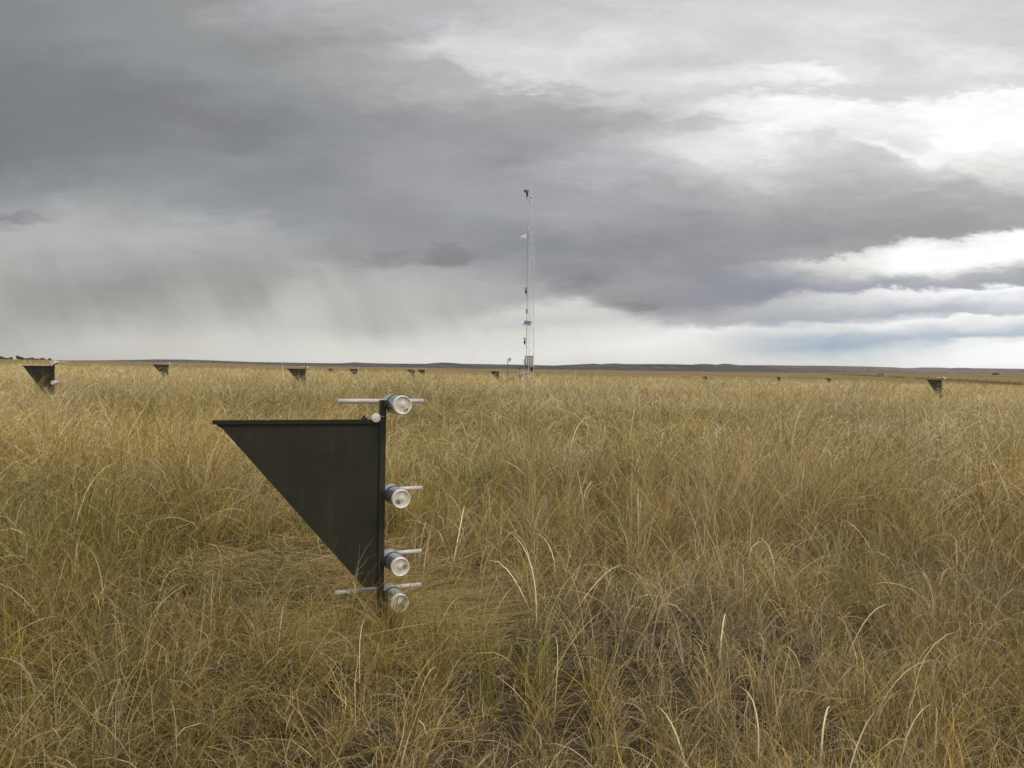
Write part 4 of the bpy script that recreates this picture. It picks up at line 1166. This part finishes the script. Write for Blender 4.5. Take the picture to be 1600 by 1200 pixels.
def mounds(x, y, cell):
    """clumps: nearest jittered cell centre -> (closeness 0..1, bearing away from the centre, two random numbers per clump)"""
    ci, cj = np.floor(x / cell), np.floor(y / cell)
    best = np.full(len(x), 1e9)
    bx, by = np.zeros(len(x)), np.zeros(len(x))
    h1, h2 = np.zeros(len(x)), np.zeros(len(x))
    fr = lambda v: v - np.floor(v)
    for di in (-1, 0, 1):
        for dj in (-1, 0, 1):
            i, j = ci + di, cj + dj
            a = fr(np.sin(i * 157.31 + j * 113.97) * 43758.5453)
            c = fr(np.sin(i * 269.71 + j * 183.33) * 24634.6345)
            cx, cy = (i + .15 + .7 * a) * cell, (j + .15 + .7 * c) * cell
            s = cell * (.45 + .5 * fr(a * 7.3 + c * 3.1))
            dd = np.hypot(x - cx, y - cy) / s
            m = dd < best
            best = np.where(m, dd, best)
            bx, by = np.where(m, x - cx, bx), np.where(m, y - cy, by)
            h1, h2 = np.where(m, fr(a * 5.7 + c * 2.9), h1), np.where(m, fr(a * 3.3 + c * 8.1), h2)
    return np.clip(1 - best ** 2, 0, 1), np.arctan2(by, bx), h1, h2


def mound_cell(x, y):
    d = np.hypot(x, y)
    return .46 if d.mean() < 4.0 else (.62 if d.mean() < 12 else 1.3)


def cmix(a, b, t):
    return a[None] * (1 - t[:, None]) + b[None] * t[:, None]


PAL = {k: np.array(v) for k, v in dict(
    straw=(.58, .425, .170), pale=(.80, .68, .40), grey=(.41, .34, .235), gold=(.54, .36, .062),
    olive=(.285, .24, .038), rust=(.33, .17, .045), litter=(.145, .104, .056), green=(.17, .19, .035)).items()}


def grass_colors(x, y, rng, olive_k=1.0):
    n = len(x)
    d = np.hypot(x, y)
    a = VN1(x, y, 1.7) * .6 + VN2(x, y, .55) * .4
    b = VN3(x, y, 2.6) * .65 + VN4(x, y, .8) * .35
    a, b = (a - .5) * 1.7 + .5, (b - .5) * 1.7 + .5
    pw = np.stack([np.full(n, 1.0),
                   .35 + .25 * (a > .55),
                   .15 + 1.3 * np.clip((b - .55) * 4, 0, 1),
                   .6 + 1.7 * np.clip((a - .48) * 4, 0, 1),
                   (.22 + 2.4 * np.clip((.48 - b) * 5, 0, 1)) * olive_k,
                   np.full(n, .16),
                   np.full(n, .10)], 1)
    mo, _, m1, m2 = mounds(x, y, mound_cell(x, y))
    pw[:, 0] += 1.2 * (m1 < .25)
    pw[:, 2] += .9 * (m1 > .9)
    pw[:, 3] += 2.6 * ((m1 > .25) & (m1 < .52))
    pw[:, 4] += 2.4 * ((m1 > .52) & (m1 < .74)) * (.4 + .6 * mo)
    pw[:, 1] *= 1 + .5 * np.clip(d / 20, 0, 1)
    pw /= pw.sum(1, keepdims=True)
    pick = (rng.random(n)[:, None] > np.cumsum(pw, 1)).sum(1).clip(0, 6)
    P = np.stack([PAL[k] for k in ('straw', 'pale', 'grey', 'gold', 'olive', 'rust', 'litter')])
    col = P[pick]
    # neighbours share some of their colour
    mean = (pw[:, :, None] * P[None]).sum(1)
    col = col * .72 + mean * .28
    # browner, darker near the camera: shade deep in the sward put into colour
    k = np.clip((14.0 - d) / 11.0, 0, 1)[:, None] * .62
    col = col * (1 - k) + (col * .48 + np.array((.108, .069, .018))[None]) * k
    # broad patches of darker and lighter sward
    patch = VN4(x * .55 + 70, y * 1.25, 5.0) * .55 + VN2(x * .6, y + 90, 16.0) * .45
    # pale seed-head colour mixed in with distance from the camera
    f = np.clip((d - 8) / 14, 0, 1)[:, None] * .30
    col = col * (1 - f) + PAL['pale'][None] * .80 * f
    patch = np.clip((patch - .5) * 1.6 + .5, 0, 1)
    col *= (0.45 + 1.0 * rng.random(n) ** 1.4)[:, None] * (.62 + .76 * patch)[:, None] * (.80 + .40 * m2)[:, None]
    return col


def blades(base, length, phi, th0, bend, width, segs, col, rng, power=1.4, curl=0.0, taper='tip'):
    """ribbons: one curved strip per blade. base (n,3); angles from the vertical"""
    n = len(base)
    ts = np.linspace(0, 1, segs + 1)
    pos = np.zeros((n, segs + 1, 3))
    cur = base.copy()
    pos[:, 0] = cur
    ph = phi.copy()
    dph = rng.normal(0, 1, n) * curl
    for s in range(segs):
        t = (ts[s] + ts[s + 1]) / 2
        th = th0 + bend * t ** power
        st, ct = np.sin(th), np.cos(th)
        step = (length / segs)[:, None] * np.stack([st * np.cos(ph), st * np.sin(ph), ct], 1)
        cur = cur + step
        pos[:, s + 1] = cur
        ph = ph + dph / segs
    gzv = base[:, 2]
    pos[:, 1:, 2] = np.maximum(pos[:, 1:, 2], gzv[:, None] + .006 + .02 * rng.random(n)[:, None])
    tw = phi + math.pi / 2 + rng.normal(0, .9, n)
    side = np.stack([np.cos(tw), np.sin(tw), rng.normal(0, .25, n)], 1)
    prof = {'tip': 1 - ts ** 2.2 * .93, 'plume': np.interp(ts, [0, .45, .7, .85, 1], [.38, .42, 1.0, .9, .12]), 'seed': np.interp(ts, [0, .6, .75, .9, 1], [.45, .4, .9, 1.3, .4])}[taper]
    off = side[:, None, :] * (width[:, None] * prof[None])[:, :, None] * .5
    vs = np.stack([pos - off, pos + off], 2).reshape(-1, 3)
    k = np.arange(segs)
    quad = np.stack([2 * k, 2 * k + 1, 2 * k + 3, 2 * k + 2], 1)
    fs = (np.arange(n)[:, None, None] * (2 * (segs + 1)) + quad[None]).reshape(-1, 4)
    cs = np.repeat(col, 2 * (segs + 1), 0)
    return vs.astype(np.float32), fs.astype(np.int32), cs.astype(np.float32)


def grass_material(name):
    m = bpy.data.materials.new(name)
    m.use_nodes = True
    t = m.node_tree
    t.nodes.clear()
    at_ = N(t, 'ShaderNodeAttribute', attribute_name='straw_colour')
    df = N(t, 'ShaderNodeBsdfDiffuse')
    tr = N(t, 'ShaderNodeBsdfTranslucent')
    gl = N(t, 'ShaderNodeBsdfGlossy')
    gl.inputs['Roughness'].default_value = .45
    gl.inputs['Color'].default_value = (1, .96, .88, 1)
    t.links.new(at_.outputs['Color'], df.inputs['Color'])
    t.links.new(at_.outputs['Color'], tr.inputs['Color'])
    m1 = N(t, 'ShaderNodeMixShader')
    m1.inputs[0].default_value = .10
    t.links.new(df.outputs[0], m1.inputs[1])
    t.links.new(tr.outputs[0], m1.inputs[2])
    m2 = N(t, 'ShaderNodeMixShader')
    m2.inputs[0].default_value = .035
    t.links.new(m1.outputs[0], m2.inputs[1])
    t.links.new(gl.outputs[0], m2.inputs[2])
    o = N(t, 'ShaderNodeOutputMaterial')
    t.links.new(m2.outputs[0], o.inputs[0])
    return m


def grass_object(name, parts, mat, label=None):
    off, V, Fc, Cc = 0, [], [], []
    for v, f, c in parts:
        V.append(v)
        Fc.append(f + off)
        Cc.append(c)
        off += len(v)
    V, Fc, Cc = np.concatenate(V), np.concatenate(Fc), np.concatenate(Cc)
    me = bpy.data.meshes.new(name)
    me.vertices.add(len(V))
    me.vertices.foreach_set('co', V.ravel())
    me.loops.add(Fc.size)
    me.loops.foreach_set('vertex_index', Fc.ravel())
    me.polygons.add(len(Fc))
    me.polygons.foreach_set('loop_start', np.arange(0, Fc.size, 4, dtype=np.int32))
    me.polygons.foreach_set('use_smooth', np.ones(len(Fc), bool))
    at_ = me.attributes.new('straw_colour', 'FLOAT_COLOR', 'POINT')
    at_.data.foreach_set('color', np.concatenate([Cc, np.ones((len(Cc), 1), np.float32)], 1).ravel())
    me.update(calc_edges=True)
    me.materials.append(mat)
    o = bpy.data.objects.new(name, me)
    COL.objects.link(o)
    tag(o, kind='stuff')
    return o


def scatter(rng, d0, d1, rho0, dref, ex, half_deg):
    """points in a wedge before the camera, density rho0 * (dref/d)**ex beyond dref"""
    edges = np.geomspace(d0, d1, 60)
    out = []
    for a, b in zip(edges[:-1], edges[1:]):
        m = (a + b) / 2
        rho = rho0 * (dref / max(m, dref)) ** ex
        half = R(half_deg) + 1.2 / max(m, 1.2) * .35
        cnt = rng.poisson(rho * half * (b * b - a * a))
        r = np.sqrt(rng.uniform(a * a, b * b, cnt))
        th = rng.uniform(-half, half, cnt)
        out.append(np.stack([np.sin(th) * r, np.cos(th) * r], 1))
    return np.concatenate(out)


def height_field(x, y):
    h = VN4(x, y, 2.3) * .5 + VN1(x + 9, y, .75) * .5
    return .42 + 1.15 * np.clip((h - .5) * 1.7 + .5, 0, 1)


def build_grass():
    mat = grass_material('dry prairie grass blades')
    rng = np.random.default_rng(12)
    parts = []

    def batch(pts, segs, L, w, th=(.1, .25), bend=(.9, .6), out_k=1.0, power=1.4, colors=None, curl=.5, flat=True, hk=True, taper='tip', gaps=0.0):
        x, y = pts[:, 0].copy(), pts[:, 1].copy()
        if gaps > 0:        # thin, open places between the clumps
            g = VN3(x, y, .8) * .5 + VN1(x, y + 30, 2.2) * .5
            mo = mounds(x, y, mound_cell(x, y))[0]
            keep = rng.random(len(x)) < np.clip(1 - gaps + (g - .36) * 4.0, .08, 1) * (.22 + .78 * np.clip(mo * 2.2, 0, 1))
            x, y = x[keep], y[keep]
        d = np.hypot(x, y)
        # gather the blades into tussocks: pull each towards a jittered cell centre
        cell = np.clip(.20 * np.maximum(d / 4, 1) ** .6, .20, 1.4)
        q = np.round(np.log2(cell) * 2) / 2
        cs = 2 ** q
        ci, cj = np.floor(x / cs), np.floor(y / cs)
        hsh = np.sin(ci * 127.1 + cj * 311.7) * 43758.5453
        h1 = hsh - np.floor(hsh)
        hsh = np.sin(ci * 269.5 + cj * 183.3) * 43758.5453
        h2 = hsh - np.floor(hsh)
        tx, ty = (ci + .25 + .5 * h1) * cs, (cj + .25 + .5 * h2) * cs
        ox, oy = x - tx, y - ty
        k = .34 + .32 * h2
        x, y = tx + ox * (1 - k), ty + oy * (1 - k)
        n = len(x)
        fl = flatten_field(x, y) if flat else np.zeros(n)
        lean = np.arctan2(oy, ox) + rng.normal(0, .7, n)
        mo, mb, _, mh = mounds(x, y, mound_cell(x, y))
        lean = np.where(rng.random(n) < .6, mb + rng.normal(0, .5, n), lean)
        # wind: prevailing lean to the right with slow swirls
        wdir = (VN3(x, y, 3.5) - .5) * 4.0 + rng.normal(0, .8, n)
        use_w = rng.random(n) < .5
        phi = np.where(use_w, wdir, lean)
        hf = height_field(x, y) if hk else np.ones(n)
        tus = (.8 + .4 * h1) * ((.58 + .62 * mo) * (.8 + .4 * mh) if gaps > 0 else 1.0)
        length = L[0] * hf * tus * np.clip(rng.normal(1, L[1], n), .35, 1.8)
        length = np.minimum(length, 2.2 * L[0])
        length = np.where(d < 3.5, np.minimum(length, .46), length)
        th0 = np.abs(rng.normal(th[0], th[1], n))
        bd = np.clip(rng.normal(bend[0], bend[1], n), -.3, 2.6)
        # laid flat where the vane sweeps and feet have trodden
        isf = rng.random(n) < fl * .94
        phf = np.where(rng.random(n) < .75, rng.normal(-.22, .24, n), rng.normal(math.pi - .2, .5, n))
        phi = np.where(isf, phf, phi)
        th0 = np.where(isf, rng.uniform(1.25, 1.56, n), th0)
        bd = np.where(isf, rng.uniform(0, .25, n), bd)
        length = np.where(isf, length * rng.uniform(.7, 1.3, n), length)
        # keep blades from piercing the vane and bottles
        nearp = (np.hypot(x - POLE.x - .02, y - POLE.y) < .15) & ~isf & (y > POLE.y - .13)
        length = np.where(nearp, length * .3, length)
        z = ground(x, y) + np.where(isf, rng.uniform(.0, .07, n), 0)
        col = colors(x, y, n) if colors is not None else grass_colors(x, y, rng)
        col = np.where(isf[:, None], (col * .35 + PAL['straw'][None] * .50) * (.75 + .7 * rng.random(n))[:, None], col)
        wd = w(np.hypot(x, y)) * np.clip(rng.normal(1, .28, n), .4, 2)
        parts.append(blades(np.stack([x, y, z], 1), length, phi, th0, bd, wd, segs, col, rng, power, curl, taper))

    # dead litter close to the ground
    def litter(x, y, n):
        a = rng.random(n)
        return cmix(PAL['litter'], PAL['straw'], a ** 3 * .7) * (.35 + .6 * rng.random(n))[:, None]
    batch(scatter(rng, .7, 9, 1500, 4, 1.8, 42), 4, (.22, .4), lambda d: .0022 * np.maximum(d / 4, 1) ** .8, th=(1.2, .3), bend=(.2, .6), curl=1.8, colors=litter)
    # main sward, finer and denser close by, tangled and bowed
    batch(scatter(rng, .8, 4.5, 7600, 5, 1.8, 44), 6, (.26, .40), lambda d: .0016 * np.maximum(d / 3, .8) ** .5, th=(.40, .45), bend=(1.55, 1.0), curl=2.4, power=1.2, gaps=.7)
    batch(scatter(rng, 4.5, 14, 6000, 4.0, 1.75, 40), 5, (.46, .32), lambda d: .0020 * (d / 4.5) ** .75, th=(.22, .28), bend=(1.6, .8), curl=1.6, gaps=.42)
    batch(scatter(rng, 14, 45, 7000, 4.0, 1.75, 36), 4, (.47, .28), lambda d: .0034 * (d / 14) ** .85, th=(.22, .25), bend=(1.6, .8), curl=1.2)
    batch(scatter(rng, 45, 118, 6000, 4.0, 1.85, 35), 3, (.46, .28), lambda d: .0095 * (d / 45) ** .9, th=(.25, .25), bend=(1.2, .6), curl=.8)
    # taller bowed stems with pale drooping heads above the sward
    def pale(x, y, n):
        a = rng.random(n)
        d = np.hypot(x, y)
        return cmix(PAL['pale'], PAL['straw'], a * .9) * (.75 + .45 * rng.random(n))[:, None] * (1 - .3 * np.clip((12 - d) / 9, 0, 1))[:, None]  # nearer stems darkened too: the sward's depth shade put into their colour
    batch(scatter(rng, .9, 5, 260, 5, 1.3, 42), 8, (.33, .3), lambda d: .0020 * np.maximum(d / 3, .8) ** .7, th=(.25, .25), bend=(2.1, .6), power=1.7, colors=pale, curl=1.2, taper='plume', gaps=.3)
    batch(scatter(rng, 5, 16, 330, 5, 1.2, 40), 7, (.50, .24), lambda d: .0022 * np.maximum(d / 3, .8) ** .7, th=(.15, .18), bend=(2.15, .6), power=1.8, colors=pale, curl=1.2, taper='plume')
    batch(scatter(rng, 16, 100, 480, 5, 1.35, 36), 5, (.53, .2), lambda d: .0056 * (d / 16) ** .85, th=(.12, .15), bend=(2.1, .6), power=1.9, colors=pale, curl=1.0, taper='plume')
    # broad cream blades, folded over
    batch(scatter(rng, 1.3, 6.5, 15, 5, 1.2, 42), 9, (.33, .3), lambda d: .0046 + 0 * d, th=(.25, .3), bend=(2.0, .7), power=3.0,
          colors=lambda x, y, n: PAL['pale'][None] * (.85 + .4 * rng.random(n))[:, None], curl=.7)
    # curled grey dead leaves
    batch(scatter(rng, 1.0, 10, 300, 5, 1.5, 42), 7, (.17, .35), lambda d: .0020 * np.maximum(d / 3, .8) ** .6, th=(.8, .5), bend=(1.3, 1.3), power=1.0,
          colors=lambda x, y, n: np.array((.47, .405, .315))[None] * (.7 + .6 * rng.random(n))[:, None], curl=3.0)
    # green shoots in patches
    g = scatter(rng, 1.0, 14, 900, 5, 1.5, 42)
    g = g[(VN4(g[:, 0] + 5, g[:, 1], 1.5) > .62)]
    batch(g, 4, (.26, .25), lambda d: .0026 * np.maximum(d / 4, .8) ** .6, th=(.15, .2), bend=(.6, .4),
          colors=lambda x, y, n: cmix(PAL['olive'], PAL['green'], rng.random(n)))
    # rusty seed stalks
    rs = scatter(rng, 1.2, 9, 8, 5, 1.2, 42)
    rs = rs[np.hypot(rs[:, 0] - POLE.x, rs[:, 1] - POLE.y + .5) > 1.3]
    batch(rs, 7, (.46, .25), lambda d: .0022 + 0 * d, th=(.12, .12), bend=(.35, .4), taper='seed',
          colors=lambda x, y, n: PAL['rust'][None] * (.8 + .5 * rng.random(n))[:, None], curl=.8, flat=False)
    # a few tufts round the foot of the near mast
    def tuft(cx, cy, sx, sy, n):
        return np.stack([POLE.x + cx + rng.normal(0, sx, n), POLE.y + cy + rng.normal(0, sy, n)], 1)
    batch(tuft(.10, -.32, .12, .05, 430), 6, (.30, .3), lambda d: .0021 + 0 * d, th=(.3, .3), bend=(1.4, .8), flat=False, hk=False)
    batch(tuft(-.12, -.28, .15, .06, 260), 6, (.29, .3), lambda d: .0017 + 0 * d, th=(.25, .3), bend=(1.4, .8), flat=False, hk=False)
    batch(tuft(-.08, -.20, .06, .03, 7), 8, (.36, .2), lambda d: .0022 + 0 * d, th=(.1, .1), bend=(2.0, .7), power=2.0, colors=pale, flat=False, hk=False, taper='plume')
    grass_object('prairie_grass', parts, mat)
    # rusty weeds grown up along the fence
    parts.clear()
    A, B = at(1594, 600, 250.0), at(1298, 583, 540.0)
    n = 5000
    t = rng.random(n) ** 1.3
    x = A.x + (B.x - A.x) * t + rng.normal(0, 1.6, n)
    y = A.y + (B.y - A.y) * t + rng.normal(0, 1.6, n)
    keep = VN2(x, y, 12.0) > .38
    x, y = x[keep], y[keep]
    n = len(x)
    col = cmix(np.array((.25, .15, .065)), np.array((.34, .24, .11)), rng.random(n))
    parts.append(blades(np.stack([x, y, ground(x, y)], 1), rng.uniform(.5, 1.1, n), rng.uniform(0, 6.28, n), np.abs(rng.normal(.2, .2, n)),
                        rng.normal(.5, .4, n), rng.uniform(.10, .22, n), 3, col, rng))
    grass_object('fence_line_weeds', parts, mat)


build_grass()


# ------------------------------------------------------------------ the air between here and the hills
def build_haze():
    w = 18500.0
    z0, z1 = -92.0, 92.0
    me = MB().box((0, 0, (z0 + z1) / 2), (2 * w, 2 * w, z1 - z0))
    m = bpy.data.materials.new('thin pale air')
    m.use_nodes = True
    t = m.node_tree
    t.nodes.clear()
    v = N(t, 'ShaderNodeVolumePrincipled')
    v.inputs['Color'].default_value = (.86, .90, 1.0, 1)
    v.inputs['Density'].default_value = 1.1e-5
    v.inputs['Anisotropy'].default_value = 0.2
    o = N(t, 'ShaderNodeOutputMaterial')
    t.links.new(v.outputs[0], o.inputs['Volume'])
    h = me.build('haze', m)
    tag(h, kind='stuff')


build_haze()
